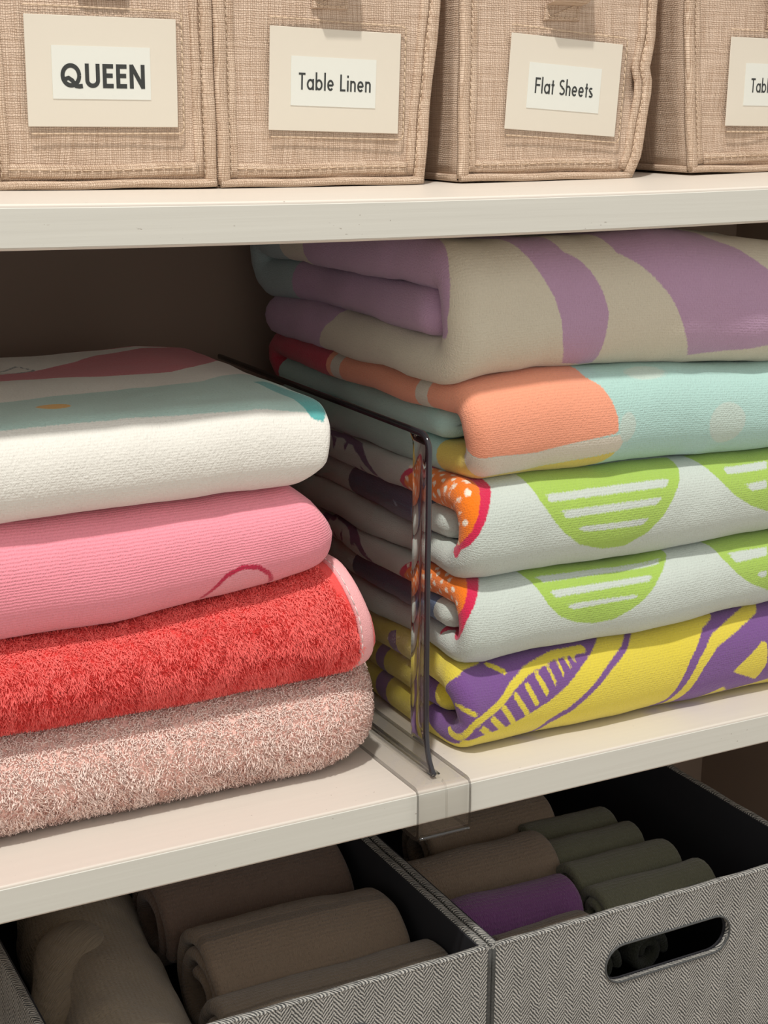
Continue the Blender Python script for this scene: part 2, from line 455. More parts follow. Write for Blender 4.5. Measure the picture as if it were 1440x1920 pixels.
FRONT = {}
def towel(name, path, t, xl, xr, zb, zt, mat, h0, parent=None, prints=(), xfine=2.2, sfine=2.0, scoarse=7.0, fine=None,
          seed=0, lump=1.2, ljit=2.0, xl_s=None, xr_s=None, yshift=None, plan_r=0.0, plan_y=0.0, edge=None, xr_z=None, warp=None, rend=(1, 1)):
    """a cloth ribbon of thickness t (mm) following a folded path in (y, z), swept along x; z runs between zb(x) and zt(x)"""
    tot_probe = resample(path, (0, 0), 9, 9)[2]
    if fine is None: fine = (0, 0)
    C, s, tot = resample(path, fine, sfine, scoarse)
    k_ = t * .55 * np.array([.02, .08, .2, .4, .65, 1.0])     # extra samples where the ends round off
    s_new = np.unique(np.concatenate([s[(s == 0) | ((s > t * .6) & (s < tot - t * .6)) | (s == tot)], k_, tot - k_]))
    C = np.stack([np.interp(s_new, s, C[:, 0]), np.interp(s_new, s, C[:, 1])], 1); s = s_new
    Tn = np.gradient(C, s, axis=0); Tn /= np.linalg.norm(Tn, axis=1)[:, None] + 1e-9
    N = np.stack([-Tn[:, 1], Tn[:, 0]], 1)
    r = t / 2 if edge is None else edge
    nx = max(4, int((xr - xl) / xfine))
    e = np.linspace(0, 1, nx)
    ang = np.linspace(0, np.pi, 9)[1:-1]
    ni = max(3, int((xr - xl) / 8))
    # loop: outer side left->right, right rim, inner side right->left, left rim ; (kind, frac, n)
    kx, kr, kn, ku = [], [], [], []
    for k in e: kx.append(k); kr.append(0.0); kn.append(1.0); ku.append(0.0)
    for a in ang: kx.append(1.0); kr.append(math.sin(a)); kn.append(math.cos(a)); ku.append(a)
    for k in np.linspace(1, 0, ni): kx.append(k); kr.append(0.0); kn.append(-1.0); ku.append(math.pi)
    for a in ang[::-1]: kx.append(0.0); kr.append(-math.sin(a)); kn.append(math.cos(a)); ku.append(-a)
    kx, kr, kn, ku = map(np.array, (kx, kr, kn, ku))
    nl = len(kx); ns = len(s)
    sl = s / tot
    XL = np.interp(sl, *zip(*xl_s)) if xl_s else np.full(ns, 0.0)
    XR = np.interp(sl, *zip(*xr_s)) if xr_s else np.full(ns, 0.0)
    XL = xl + XL + ljit * fbm(s / 42.0, s * 0 + seed * 3.1, seed)
    XR = xr + XR + ljit * fbm(s / 42.0, s * 0 + seed * 5.7 + 9, seed + 3)
    e_ = np.clip(np.minimum(s, tot - s) / (t * .55), 0, 1); XL = XL + r * .8 * (1 - e_) ** 2
    lo_, hi_ = (XL + r)[:, None], (XR - r)[:, None]
    X = lo_ + (hi_ - lo_) * kx[None, :] + kr[None, :] * r
    Uc = np.where(ku[None, :] == 0, X, np.where(ku[None, :] > 0, hi_ + ku[None, :] * r, lo_ + ku[None, :] * r))
    inner = (kn[None, :] <= -0.999)
    Uc = np.where(inner, lo_ - math.pi * r - (X - lo_), Uc)
    # cloth ends taper into a rounded fold
    e0 = np.clip(s / (t * .55), 0, 1) if rend[0] else np.ones(ns); e1 = np.clip((tot - s) / (t * .55), 0, 1) if rend[1] else np.ones(ns)
    et = np.sqrt(np.clip(1 - (1 - np.minimum(e0, e1)) ** 2, 0.01, 1))[:, None]
    thick = et * t / 2 * (1 + 0.10 * fbm(X / 60.0, s[:, None] / 60.0, seed + 5))
    off = kn[None, :] * thick + lump * fbm(X / 48.0 + 3.3, s[:, None] / 40.0, seed + 9, 3) * np.where(np.abs(kn[None, :]) > .5, 1, .6)
    Y = C[:, 0][:, None] + N[:, 0][:, None] * off
    Zp = C[:, 1][:, None] + N[:, 1][:, None] * off
    ZB = np.interp(X, *zip(*zb)); ZT = np.interp(X, *zip(*zt))
    Z = ZB + Zp / h0 * (ZT - ZB)
    if xr_z:
        q = np.clip((X - (xr - 70)) / 70, 0, 1); X = X + np.interp(Zp / h0, *zip(*xr_z)) * q
    if yshift: Y = Y + np.interp(X, *zip(*yshift))
    if plan_r:
        q = np.clip((X - (xr - plan_r)) / plan_r, 0, 1); Y = Y + plan_y * (1 - np.sqrt(1 - np.minimum(q, .999) ** 2)) * np.clip((120 - Y) / 80, 0, 1)
    if warp: X, Y, Z = warp(X, Y, Z, Uc, s[:, None] + 0 * X, kn[None, :] + 0 * X)
    V = np.stack([X, Y, Z], -1) * MM
    i = np.arange(ns - 1)[:, None]; j = np.arange(nl)[None, :]; j2 = (j + 1) % nl
    Fq = np.stack([i * nl + j, i * nl + j2, (i + 1) * nl + j2, (i + 1) * nl + j], -1).reshape(-1, 4)
    caps = []
    V2 = V.reshape(-1, 3)
    o = mesh_obj(name, V2, Fq, mat, parent)
    me = o.data
    # close the two cloth ends
    bm = bmesh.new(); bm.from_mesh(me); bm.verts.ensure_lookup_table()
    for base in (0, (ns - 1) * nl):
        try:
            f = bm.faces.new([bm.verts[base + q] for q in (range(nl - 1, -1, -1) if base == 0 else range(nl))]); f.smooth = False
        except ValueError: pass
    bm.to_mesh(me); bm.free()
    S2 = (s[:, None] + 0 * Uc).ravel() * MM
    U2 = (Uc + 0 * s[:, None]).ravel() * MM
    lv = np.empty(len(me.loops), np.int32); me.loops.foreach_get('vertex_index', lv)
    uvl = me.uv_layers.new(name='UVMap')
    uvl.data.foreach_set('uv', np.stack([U2[lv], S2[lv]], 1).astype(np.float32).ravel())
    for q, fn in enumerate(prints):
        d = fn(U2 / MM, S2 / MM) * MM
        at = me.attributes.new('p%d' % q, 'FLOAT', 'POINT'); at.data.foreach_set('value', d.astype(np.float32).ravel())
    return o

def pile(parent, mat, n, length, width, seed, sel=None, curl=0.5, nseg=3, droop=0.3, sides=3, name='pile'):
    """short loops and fibres standing on the cloth: real geometry, joined as one uncountable part"""
    rng = np.random.default_rng(seed)
    me = parent.data; me.calc_loop_triangles()
    nv = len(me.vertices); co = np.empty(nv * 3, np.float32); me.vertices.foreach_get('co', co); co = co.reshape(-1, 3)
    no = np.empty(nv * 3, np.float32); me.vertices.foreach_get('normal', no); no = no.reshape(-1, 3)
    tri = np.empty(len(me.loop_triangles) * 3, np.int32); me.loop_triangles.foreach_get('vertices', tri); tri = tri.reshape(-1, 3)
    A, B, Cc = co[tri[:, 0]], co[tri[:, 1]], co[tri[:, 2]]
    cen = (A + B + Cc) / 3; cr = np.cross(B - A, Cc - A); ar = np.linalg.norm(cr, axis=1) / 2
    nn = (no[tri[:, 0]] + no[tri[:, 1]] + no[tri[:, 2]]) / 3
    if sel is not None: ar = np.where(sel(cen, nn), ar, 0)
    idx = rng.choice(len(tri), n, p=ar / ar.sum())
    a, b = rng.random(n), rng.random(n); fl = a + b > 1; a[fl] = 1 - a[fl]; b[fl] = 1 - b[fl]
    P = A[idx] + (B[idx] - A[idx]) * a[:, None] + (Cc[idx] - A[idx]) * b[:, None]
    Nn = nn[idx]; Nn /= np.linalg.norm(Nn, axis=1)[:, None] + 1e-9
    rv = rng.normal(size=(n, 3)); rv -= Nn * np.sum(rv * Nn, 1)[:, None]; rv /= np.linalg.norm(rv, axis=1)[:, None] + 1e-9
    # clumped lean so that neighbouring fibres comb the same way
    ph = fbm(P[:, 0] * 90, P[:, 2] * 90 + P[:, 1] * 60, seed, 2) * 6.0
    t1 = np.cross(Nn, np.array([0.3, 0.2, 1.0])); t1 /= np.linalg.norm(t1, axis=1)[:, None] + 1e-9; t2 = np.cross(Nn, t1)
    lean = t1 * np.cos(ph)[:, None] + t2 * np.sin(ph)[:, None]
    D = lean * 0.55 + rv * 0.75; D /= np.linalg.norm(D, axis=1)[:, None] + 1e-9
    L = length * (0.65 + 0.6 * rng.random(n)); Wd = width * (0.75 + 0.5 * rng.random(n))
    side = np.cross(Nn, D); side /= np.linalg.norm(side, axis=1)[:, None] + 1e-9
    if sides == 2: side = side * .8 + np.cross(D, Nn) * 0
    V = np.zeros((n, nseg + 1, sides, 3), np.float32); tipv = np.zeros((n, nseg + 1, sides), np.float32)
    aang = np.linspace(0, 2 * np.pi, sides, endpoint=False)
    for k in range(nseg + 1):
        q = k / nseg
        th = curl * 1.5 * q
        ctr = P + Nn * (L * (np.sin(th) / max(curl * 1.5, 1e-3) if curl > 0 else q))[:, None] + D * (L * (1 - np.cos(th)) / max(curl * 1.5, 1e-3))[:, None]
        ctr[:, 2] -= droop * L * q * q
        w = Wd * (1.0 - 0.55 * q ** 3) * .5
        for j, an in enumerate(aang):
            V[:, k, j] = ctr + side * (np.cos(an) * w)[:, None] + (Nn * (0.35) + D * .75) * (np.sin(an) * w)[:, None]
        tipv[:, k] = q
    per = (nseg + 1) * sides
    base = (np.arange(n) * per)[:, None]
    fl_ = []
    for k in range(nseg):
        for j in range(sides if sides > 2 else 1):
            j2 = (j + 1) % sides
            fl_.append([k * sides + j, k * sides + j2, (k + 1) * sides + j2, (k + 1) * sides + j])
    Fq = (base[:, :, None] + np.array(fl_)[None]).reshape(-1, 4)
    o = mesh_obj(name, V.reshape(-1, 3), Fq, mat, parent)
    at = o.data.attributes.new('rnd', 'FLOAT', 'POINT'); at.data.foreach_set('value', np.repeat(rng.random(n), per).astype(np.float32))
    at = o.data.attributes.new('tip', 'FLOAT', 'POINT'); at.data.foreach_set('value', tipv.ravel())
    o['kind'] = 'stuff'
    return o

# crease heights (mm) along x, lower to upper, for both stacks
R_Z = [[(30, 0.0), (300, 0.0)],
       [(30, 51.0), (60, 48.5), (90, 50.5), (160, 50.5), (245, 53.0), (300, 54)],
       [(30, 100.0), (60, 97.0), (90, 97.5), (160, 96.0), (240, 98.5), (300, 99)],
       [(30, 154.0), (55, 151.0), (90, 152.0), (160, 152.0), (240, 149.5), (300, 149)],
       [(30, 202.0), (60, 206.0), (90, 208.0), (160, 207.0), (235, 201.5), (300, 199)],
       [(30, 277.0), (90, 277.0), (160, 278.0), (230, 273.0), (300, 262)]]
L_Z = [[(-300, 0), (-40, 0.0), (-20, 3.0), (0, 9.0)],
       [(-300, 55), (-30, 55.0), (0, 57)],
       [(-300, 100), (-145, 100), (-88, 106), (-59, 109), (-25, 115)],
       [(-300, 157.5), (-87, 158.5), (-40, 159.5), (-28, 161)],
       [(-300, 204), (-120, 204.5), (-70, 206), (-40, 203), (-28, 199)]]
P_RIGHT = {}
#PRINTS_BEGIN
# woven prints, drawn on the unrolled cloth: (distance along x, distance along the fold) in mm
PR = {
 'lavender': [
  ((180, 146, 174), [('poly',[(76.8,271.3),(83.3,263.6),(90.5,255.0),(94.9,244.8),(98.1,235.8),(105.3,226.0),(126.6,223.9),(124.7,232.3),(124.4,240.1),(124.5,246.5),(120.8,255.5),(115.1,263.2),(108.9,268.0),(100.4,271.5),(88.4,301.5),(54.8,301.3)]),('poly',[(109.1,309.5),(134.1,269.5),(145.4,265.1),(153.8,260.1),(163.0,253.1),(169.4,245.4),(175.0,238.6),(186.0,228.5),(211.2,230.6),(238.2,233.2),(340,233.2),(340,250),(250,262),(233.3,264.5),(217.8,271.5),(201.1,275.9),(190,300)]),('poly',[(60,420),(60,330),(36.3,278.1),(31.2,269.0),(29.0,259.4),(27.8,253.4),(26.4,249.2),(27.2,243.3),(25.2,238),(-420,236),(-420,420)]),('poly',[(-420,500),(400,500),(400,900),(-420,900)]),('poly',[(-420,-20),(400,-20),(400,60),(30,88),(12,106),(-420,112)])]),
  ((150, 168, 168), [('poly',[(-420,455),(60,455),(60,565),(-420,565)])]),
 ],
 'coral_aqua': [
  ((236, 156, 124), [('poly',[(102.7,316.7),(116.7,266.7),(125.0,262.7),(129.8,257.0),(132.9,250.7),(133.8,243.8),(110.3,241.6),(83.6,238.7),(56.0,239.7),(46.3,238.2),(36,240),(20,238),(-420,236),(-420,420),(60,420),(90,330)])]),
  ((214, 206, 190), [('poly',[(140,246),(136,243),(110.3,241.6),(83.6,238.7),(56.0,239.7),(46.3,238.2),(30,239),(-420,238),(-420,226),(50,229),(80,230.5),(117,234.5),(137,236)]),('line',[(80,296),(20,300),(-420,303)],12),('line',[(80,392),(20,398),(-420,402)],11)]),
  ((218, 196, 92), [('poly',[(-420,226.5),(50,229),(80,230.5),(117,234.5),(136,236),(122,221),(80,214),(50,205),(-420,170)])]),
  ((190, 208, 198), [('ell',140,246,5.5,6.5),('ell',210,245,13,9.5),('ell',158,267,14,3)]),
  ((190, 52, 74), [('poly',[(-420,408),(60,408),(60,520),(-420,520)])]),
 ],
 'green_a': [
  ((160, 192, 84), [('poly',[(79.7,271.2),(82.7,263.2),(85.6,257.9),(92.1,251.3),(100.1,244.4),(111.0,238.8),(127.0,235.8),(142.5,235.4),(156.1,239.3),(166.7,245.8),(174.6,253.6),(180.9,259.8),(183.9,264.3),(183.9,272.3)]),('poly',[(194.8,272.7),(200.8,264.7),(206.6,259.1),(217.0,251.4),(230.3,244.8),(243.3,240.6),(273.3,236.6),(320,290)])]),
  ((194, 203, 195), [('poly',[(89.9,260.1),(174.1,260.7),(170.5,257.6),(90.9,257.3)]),('poly',[(97.1,253.8),(166.8,254.1),(162.1,251.4),(100.7,250.8)]),('poly',[(107.0,246.5),(156.9,246.2),(152.2,243.4),(112.9,244.0)]),('poly',[(213.1,262.8),(247.8,263.8),(244.9,260.3),(215.2,259.8)]),('poly',[(225.0,255.0),(242.5,255.8),(241.7,252.2),(230.8,251.9)]),('poly',[(80,279.5),(184,280),(180,275.5),(85,274.8)])]),
  ((206, 30, 76), [('poly',[(58.1,296.0),(60.1,282.0),(60.1,266.0),(57.0,262.3),(51.6,255.6),(47.3,250.2),(42.3,243.7),(36.0,238.3),(36,232.3),(20,229.3),(-420,228.3),(-420,322),(30,322)])]),
  ((236, 120, 14), [('poly',[(50.5,298.6),(53.5,276.6),(53.5,266.6),(50.3,261.7),(45.8,254.8),(42.1,249.4),(36.0,243.0),(34,239.0),(20,237.0),(-420,236.0),(-420,317),(30,317)])]),
  ((240, 226, 206), [('ell',-13.3,241.1,1.75,1.75),('ell',-9.9,247.1,1.75,1.75),('ell',-12.8,252.4,1.75,1.75),('ell',-10.3,259.5,1.75,1.75),('ell',-13.3,264.6,1.75,1.75),('ell',-9.1,271.0,1.75,1.75),('ell',-12.6,277.0,1.75,1.75),('ell',-9.5,282.5,1.75,1.75),('ell',-12.8,289.5,1.75,1.75),('ell',-9.7,295.3,1.75,1.75),('ell',-12.8,300.4,1.75,1.75),('ell',-9.4,307.1,1.75,1.75),('ell',-13.2,312.3,1.75,1.75),('ell',-6.1,241.5,1.75,1.75),('ell',-2.8,247.6,1.75,1.75),('ell',-6.5,253.4,1.75,1.75),('ell',-3.2,259.6,1.75,1.75),('ell',-5.9,264.4,1.75,1.75),('ell',-3.5,270.6,1.75,1.75),('ell',-5.8,276.9,1.75,1.75),('ell',-2.9,282.7,1.75,1.75),('ell',-6.4,288.8,1.75,1.75),('ell',-3.3,295.1,1.75,1.75),('ell',-6.3,301.6,1.75,1.75),('ell',-2.9,307.6,1.75,1.75),('ell',-6.0,313.7,1.75,1.75),('ell',0.6,241.7,1.75,1.75),('ell',4.0,247.1,1.75,1.75),('ell',0.5,252.6,1.75,1.75),('ell',3.9,259.1,1.75,1.75),('ell',-0.1,264.4,1.75,1.75),('ell',3.9,271.7,1.75,1.75),('ell',-0.3,277.4,1.75,1.75),('ell',3.4,282.5,1.75,1.75),('ell',-0.0,289.4,1.75,1.75),('ell',3.9,294.4,1.75,1.75),('ell',0.3,300.4,1.75,1.75),('ell',3.8,306.8,1.75,1.75),('ell',0.7,313.7,1.75,1.75),('ell',6.6,240.4,1.75,1.75),('ell',10.2,246.3,1.75,1.75),('ell',6.4,252.9,1.75,1.75),('ell',10.2,258.5,1.75,1.75),('ell',6.3,265.5,1.75,1.75),('ell',9.9,271.6,1.75,1.75),('ell',7.3,276.8,1.75,1.75),('ell',10.1,283.0,1.75,1.75),('ell',7.0,289.1,1.75,1.75),('ell',10.2,295.2,1.75,1.75),('ell',7.3,301.0,1.75,1.75),('ell',10.0,307.3,1.75,1.75),('ell',6.5,312.7,1.75,1.75),('ell',13.5,240.3,1.75,1.75),('ell',16.6,247.1,1.75,1.75),('ell',12.8,253.2,1.75,1.75),('ell',16.9,258.4,1.75,1.75),('ell',13.6,265.0,1.75,1.75),('ell',16.9,270.8,1.75,1.75),('ell',13.6,277.3,1.75,1.75),('ell',16.1,282.4,1.75,1.75),('ell',13.6,289.6,1.75,1.75),('ell',16.4,294.9,1.75,1.75),('ell',13.5,300.7,1.75,1.75),('ell',16.5,306.7,1.75,1.75),('ell',13.2,313.1,1.75,1.75),('ell',20.3,240.3,1.75,1.75),('ell',23.4,247.3,1.75,1.75),('ell',19.8,252.6,1.75,1.75),('ell',23.7,258.6,1.75,1.75),('ell',19.6,264.9,1.75,1.75),('ell',23.5,270.4,1.75,1.75),('ell',19.8,276.8,1.75,1.75),('ell',23.7,282.9,1.75,1.75),('ell',20.4,288.5,1.75,1.75),('ell',23.1,295.2,1.75,1.75),('ell',20.5,300.9,1.75,1.75),('ell',23.0,306.5,1.75,1.75),('ell',20.0,312.6,1.75,1.75),('ell',26.2,240.7,1.75,1.75),('ell',30.3,247.2,1.75,1.75),('ell',27.0,252.8,1.75,1.75),('ell',29.5,258.7,1.75,1.75),('ell',27.0,264.7,1.75,1.75),('ell',29.7,270.9,1.75,1.75),('ell',26.5,276.9,1.75,1.75),('ell',30.4,282.5,1.75,1.75),('ell',26.0,289.6,1.75,1.75),('ell',30.4,295.7,1.75,1.75),('ell',26.5,301.6,1.75,1.75),('ell',30.4,306.6,1.75,1.75),('ell',26.9,313.5,1.75,1.75),('ell',32.9,240.8,1.75,1.75),('ell',33.3,252.7,1.75,1.75),('ell',36.9,258.4,1.75,1.75),('ell',33.7,265.3,1.75,1.75),('ell',37.0,271.6,1.75,1.75),('ell',33.7,277.1,1.75,1.75),('ell',35.9,283.3,1.75,1.75),('ell',32.8,288.7,1.75,1.75),('ell',36.7,295.0,1.75,1.75),('ell',33.1,301.6,1.75,1.75),('ell',36.6,306.8,1.75,1.75),('ell',32.9,313.5,1.75,1.75),('ell',39.4,253.4,1.75,1.75),('ell',40.2,264.3,1.75,1.75),('ell',43.3,271.5,1.75,1.75),('ell',39.3,276.7,1.75,1.75),('ell',42.8,283.0,1.75,1.75),('ell',39.7,289.0,1.75,1.75),('ell',43.4,294.3,1.75,1.75),('ell',39.3,300.5,1.75,1.75),('ell',42.6,306.4,1.75,1.75),('ell',40.4,313.5,1.75,1.75),('ell',45.9,265.1,1.75,1.75),('ell',50.0,270.8,1.75,1.75),('ell',45.9,276.5,1.75,1.75),('ell',49.5,283.1,1.75,1.75),('ell',46.7,288.8,1.75,1.75),('ell',50.1,295.2,1.75,1.75),('ell',46.3,300.8,1.75,1.75),('ell',49.7,307.3,1.75,1.75),('ell',46.3,313.3,1.75,1.75)]),
  ((74, 50, 96), [('line',[(20,348),(28,356),(36,368),(42,384),(44,402),(40,420),(33,434),(24,442)],5),('line',[(42,378),(34,374),(20,368)],3.2),('line',[(42,393),(34,389),(20,383)],3.2),('line',[(42,408),(34,404),(20,398)],3.2),('line',[(42,423),(34,419),(20,413)],3.2)]),
  ((52, 62, 92), [('poly',[(-420,606),(60,606),(60,692),(-420,692)])]),
  ((92, 116, 150), [('poly',[(-420,688),(60,688),(60,702),(-420,702)])]),
  ((150, 160, 180), [('ell',37.4,612.0,0.9,0.9),('ell',40.8,616.2,0.9,0.9),('ell',42.3,620.4,0.9,0.9),('ell',46.4,624.6,0.9,0.9),('ell',40.7,628.8,0.9,0.9),('ell',45.8,633.0,0.9,0.9),('ell',20.8,637.2,0.9,0.9),('ell',33.0,641.4,0.9,0.9),('ell',46.4,645.6,0.9,0.9),('ell',38.2,649.8,0.9,0.9),('ell',45.2,654.0,0.9,0.9),('ell',23.2,658.2,0.9,0.9),('ell',33.1,662.4,0.9,0.9),('ell',26.9,666.6,0.9,0.9),('ell',35.2,670.8,0.9,0.9),('ell',36.1,675.0,0.9,0.9),('ell',20.4,679.2,0.9,0.9),('ell',26.1,683.4,0.9,0.9)]),
 ],
 'green_b': [
  ((160, 192, 84), [('poly',[(80.8,269.6),(83.8,261.6),(87.4,256.4),(92.2,249.5),(99.8,243.6),(109.9,239.9),(122.1,237.7),(136.7,238.1),(148.9,242.1),(160.8,248.1),(172.1,255.3),(180.7,261.3),(180.7,269.3)]),('poly',[(206.4,269.6),(212.4,261.6),(215.4,255.5),(223.8,248.6),(235.1,241.6),(249.1,236.4),(279.1,232.4),(320,290)])]),
  ((194, 203, 195), [('poly',[(89.1,260.5),(175.0,260.1),(171.1,257.9),(93.1,257.7)]),('poly',[(94.7,254.2),(165.3,254.7),(161.4,252.3),(97.5,251.5)]),('poly',[(103.1,248.5),(153.2,248.0),(149.8,246.5),(107.7,246.0)]),('poly',[(220.6,257.1),(251.2,256.7),(248.6,253.1),(225.0,252.6)]),('poly',[(238.6,246.7),(246.9,246.8),(247.1,243.7),(242.4,243.7)]),('poly',[(78,280),(186,280),(181,274.5),(84,274)])]),
  ((206, 30, 76), [('poly',[(56.8,295.9),(58.8,281.9),(58.8,265.9),(52.7,258.9),(47.5,253.7),(41.2,247.2),(24.3,212.5),(36,206.5),(20,203.5),(-420,202.5),(-420,322),(30,322)])]),
  ((236, 120, 14), [('poly',[(48.5,298.8),(51.5,276.8),(51.5,266.8),(46.5,259.4),(41.1,253.6),(34,249.6),(20,247.6),(-420,246.6),(-420,317),(30,317)])]),
  ((240, 226, 206), [('ell',-13.3,251.7,1.75,1.75),('ell',-9.9,257.7,1.75,1.75),('ell',-12.8,263.0,1.75,1.75),('ell',-10.3,270.1,1.75,1.75),('ell',-13.3,275.2,1.75,1.75),('ell',-9.1,281.6,1.75,1.75),('ell',-12.6,287.6,1.75,1.75),('ell',-9.5,293.1,1.75,1.75),('ell',-12.8,300.1,1.75,1.75),('ell',-9.7,305.9,1.75,1.75),('ell',-12.8,311.0,1.75,1.75),('ell',-6.1,252.1,1.75,1.75),('ell',-2.8,258.2,1.75,1.75),('ell',-6.5,264.0,1.75,1.75),('ell',-3.2,270.2,1.75,1.75),('ell',-5.9,275.0,1.75,1.75),('ell',-3.5,281.2,1.75,1.75),('ell',-5.8,287.5,1.75,1.75),('ell',-2.9,293.3,1.75,1.75),('ell',-6.4,299.4,1.75,1.75),('ell',-3.3,305.7,1.75,1.75),('ell',-6.3,312.2,1.75,1.75),('ell',0.6,252.3,1.75,1.75),('ell',4.0,257.7,1.75,1.75),('ell',0.5,263.2,1.75,1.75),('ell',3.9,269.7,1.75,1.75),('ell',-0.1,275.0,1.75,1.75),('ell',3.9,282.3,1.75,1.75),('ell',-0.3,288.0,1.75,1.75),('ell',3.4,293.1,1.75,1.75),('ell',-0.0,300.0,1.75,1.75),('ell',3.9,305.0,1.75,1.75),('ell',0.3,311.0,1.75,1.75),('ell',6.6,251.0,1.75,1.75),('ell',10.2,256.9,1.75,1.75),('ell',6.4,263.5,1.75,1.75),('ell',10.2,269.1,1.75,1.75),('ell',6.3,276.1,1.75,1.75),('ell',9.9,282.2,1.75,1.75),('ell',7.3,287.4,1.75,1.75),('ell',10.1,293.6,1.75,1.75),('ell',7.0,299.7,1.75,1.75),('ell',10.2,305.8,1.75,1.75),('ell',7.3,311.6,1.75,1.75),('ell',13.5,250.9,1.75,1.75),('ell',16.6,257.7,1.75,1.75),('ell',12.8,263.8,1.75,1.75),('ell',16.9,269.0,1.75,1.75),('ell',13.6,275.6,1.75,1.75),('ell',16.9,281.4,1.75,1.75),('ell',13.6,287.9,1.75,1.75),('ell',16.1,293.0,1.75,1.75),('ell',13.6,300.2,1.75,1.75),('ell',16.4,305.5,1.75,1.75),('ell',13.5,311.3,1.75,1.75),('ell',20.3,250.9,1.75,1.75),('ell',23.4,257.9,1.75,1.75),('ell',19.8,263.2,1.75,1.75),('ell',23.7,269.2,1.75,1.75),('ell',19.6,275.5,1.75,1.75),('ell',23.5,281.0,1.75,1.75),('ell',19.8,287.4,1.75,1.75),('ell',23.7,293.5,1.75,1.75),('ell',20.4,299.1,1.75,1.75),('ell',23.1,305.8,1.75,1.75),('ell',20.5,311.5,1.75,1.75),('ell',26.2,251.3,1.75,1.75),('ell',30.3,257.8,1.75,1.75),('ell',27.0,263.4,1.75,1.75),('ell',29.5,269.3,1.75,1.75),('ell',27.0,275.3,1.75,1.75),('ell',29.7,281.5,1.75,1.75),('ell',26.5,287.5,1.75,1.75),('ell',30.4,293.1,1.75,1.75),('ell',26.0,300.2,1.75,1.75),('ell',30.4,306.3,1.75,1.75),('ell',26.5,312.2,1.75,1.75),('ell',32.9,251.4,1.75,1.75),('ell',36.2,257.0,1.75,1.75),('ell',33.3,263.3,1.75,1.75),('ell',36.9,269.0,1.75,1.75),('ell',33.7,275.9,1.75,1.75),('ell',37.0,282.2,1.75,1.75),('ell',33.7,287.7,1.75,1.75),('ell',35.9,293.9,1.75,1.75),('ell',32.8,299.3,1.75,1.75),('ell',36.7,305.6,1.75,1.75),('ell',33.1,312.2,1.75,1.75),('ell',39.4,264.0,1.75,1.75),('ell',43.6,270.0,1.75,1.75),('ell',40.2,274.9,1.75,1.75),('ell',43.3,282.1,1.75,1.75),('ell',39.3,287.3,1.75,1.75),('ell',42.8,293.6,1.75,1.75),('ell',39.7,299.6,1.75,1.75),('ell',43.4,304.9,1.75,1.75),('ell',39.3,311.1,1.75,1.75),('ell',45.9,275.7,1.75,1.75),('ell',45.9,287.1,1.75,1.75),('ell',46.7,299.4,1.75,1.75),('ell',46.3,311.4,1.75,1.75)]),
  ((74, 50, 96), [('line',[(20,348),(28,356),(36,368),(42,384),(44,402),(40,420),(33,434),(24,442)],5),('line',[(42,378),(34,374),(20,368)],3.2),('line',[(42,393),(34,389),(20,383)],3.2),('line',[(42,408),(34,404),(20,398)],3.2),('line',[(42,423),(34,419),(20,413)],3.2)]),
  ((52, 62, 92), [('poly',[(-420,606),(60,606),(60,692),(-420,692)])]),
  ((92, 116, 150), [('poly',[(-420,688),(60,688),(60,702),(-420,702)])]),
  ((150, 160, 180), [('ell',37.4,612.0,0.9,0.9),('ell',40.8,616.2,0.9,0.9),('ell',42.3,620.4,0.9,0.9),('ell',46.4,624.6,0.9,0.9),('ell',40.7,628.8,0.9,0.9),('ell',45.8,633.0,0.9,0.9),('ell',20.8,637.2,0.9,0.9),('ell',33.0,641.4,0.9,0.9),('ell',46.4,645.6,0.9,0.9),('ell',38.2,649.8,0.9,0.9),('ell',45.2,654.0,0.9,0.9),('ell',23.2,658.2,0.9,0.9),('ell',33.1,662.4,0.9,0.9),('ell',26.9,666.6,0.9,0.9),('ell',35.2,670.8,0.9,0.9),('ell',36.1,675.0,0.9,0.9),('ell',20.4,679.2,0.9,0.9),('ell',26.1,683.4,0.9,0.9)]),
 ],
 'yellow': [
  ((116, 76, 138), [('poly',[(60,272),(148,272),(137.8,262.3),(129.4,257.5),(119.4,253.1),(107.8,247.0),(94.9,241.2),(82.2,237.7),(68.9,234.1),(51.1,231.4),(41.1,227.3),(36.3,242.3),(39.1,256.4),(46.3,259.9),(59.8,262.5)]),('poly',[(-420,262),(40,258),(36,240),(44,226),(36,205),(26,195),(-420,190)]),('line',[(164.6,272),(161.6,263.4),(150.4,256.2),(136.5,250.4),(123.6,243.2),(110.5,235.7),(97.9,231.1),(91.3,225.0),(84,222)],2.7),('poly',[(225,272),(218.9,260.7),(207.5,257.1),(193.4,246.6),(187.4,237.3),(181.6,229.0),(168,224),(185,222),(222,224),(262,229),(330,232),(330,272)]),('line',[(40,330),(20,322),(0,318)],9),('line',[(40,300),(20,290),(-10,286)],8),('line',[(45,150),(20,142),(-20,138)],12),('line',[(45,110),(-20,100)],14),('line',[(60,700),(20,690),(-20,686)],16),('line',[(60,640),(-20,630)],10)]),
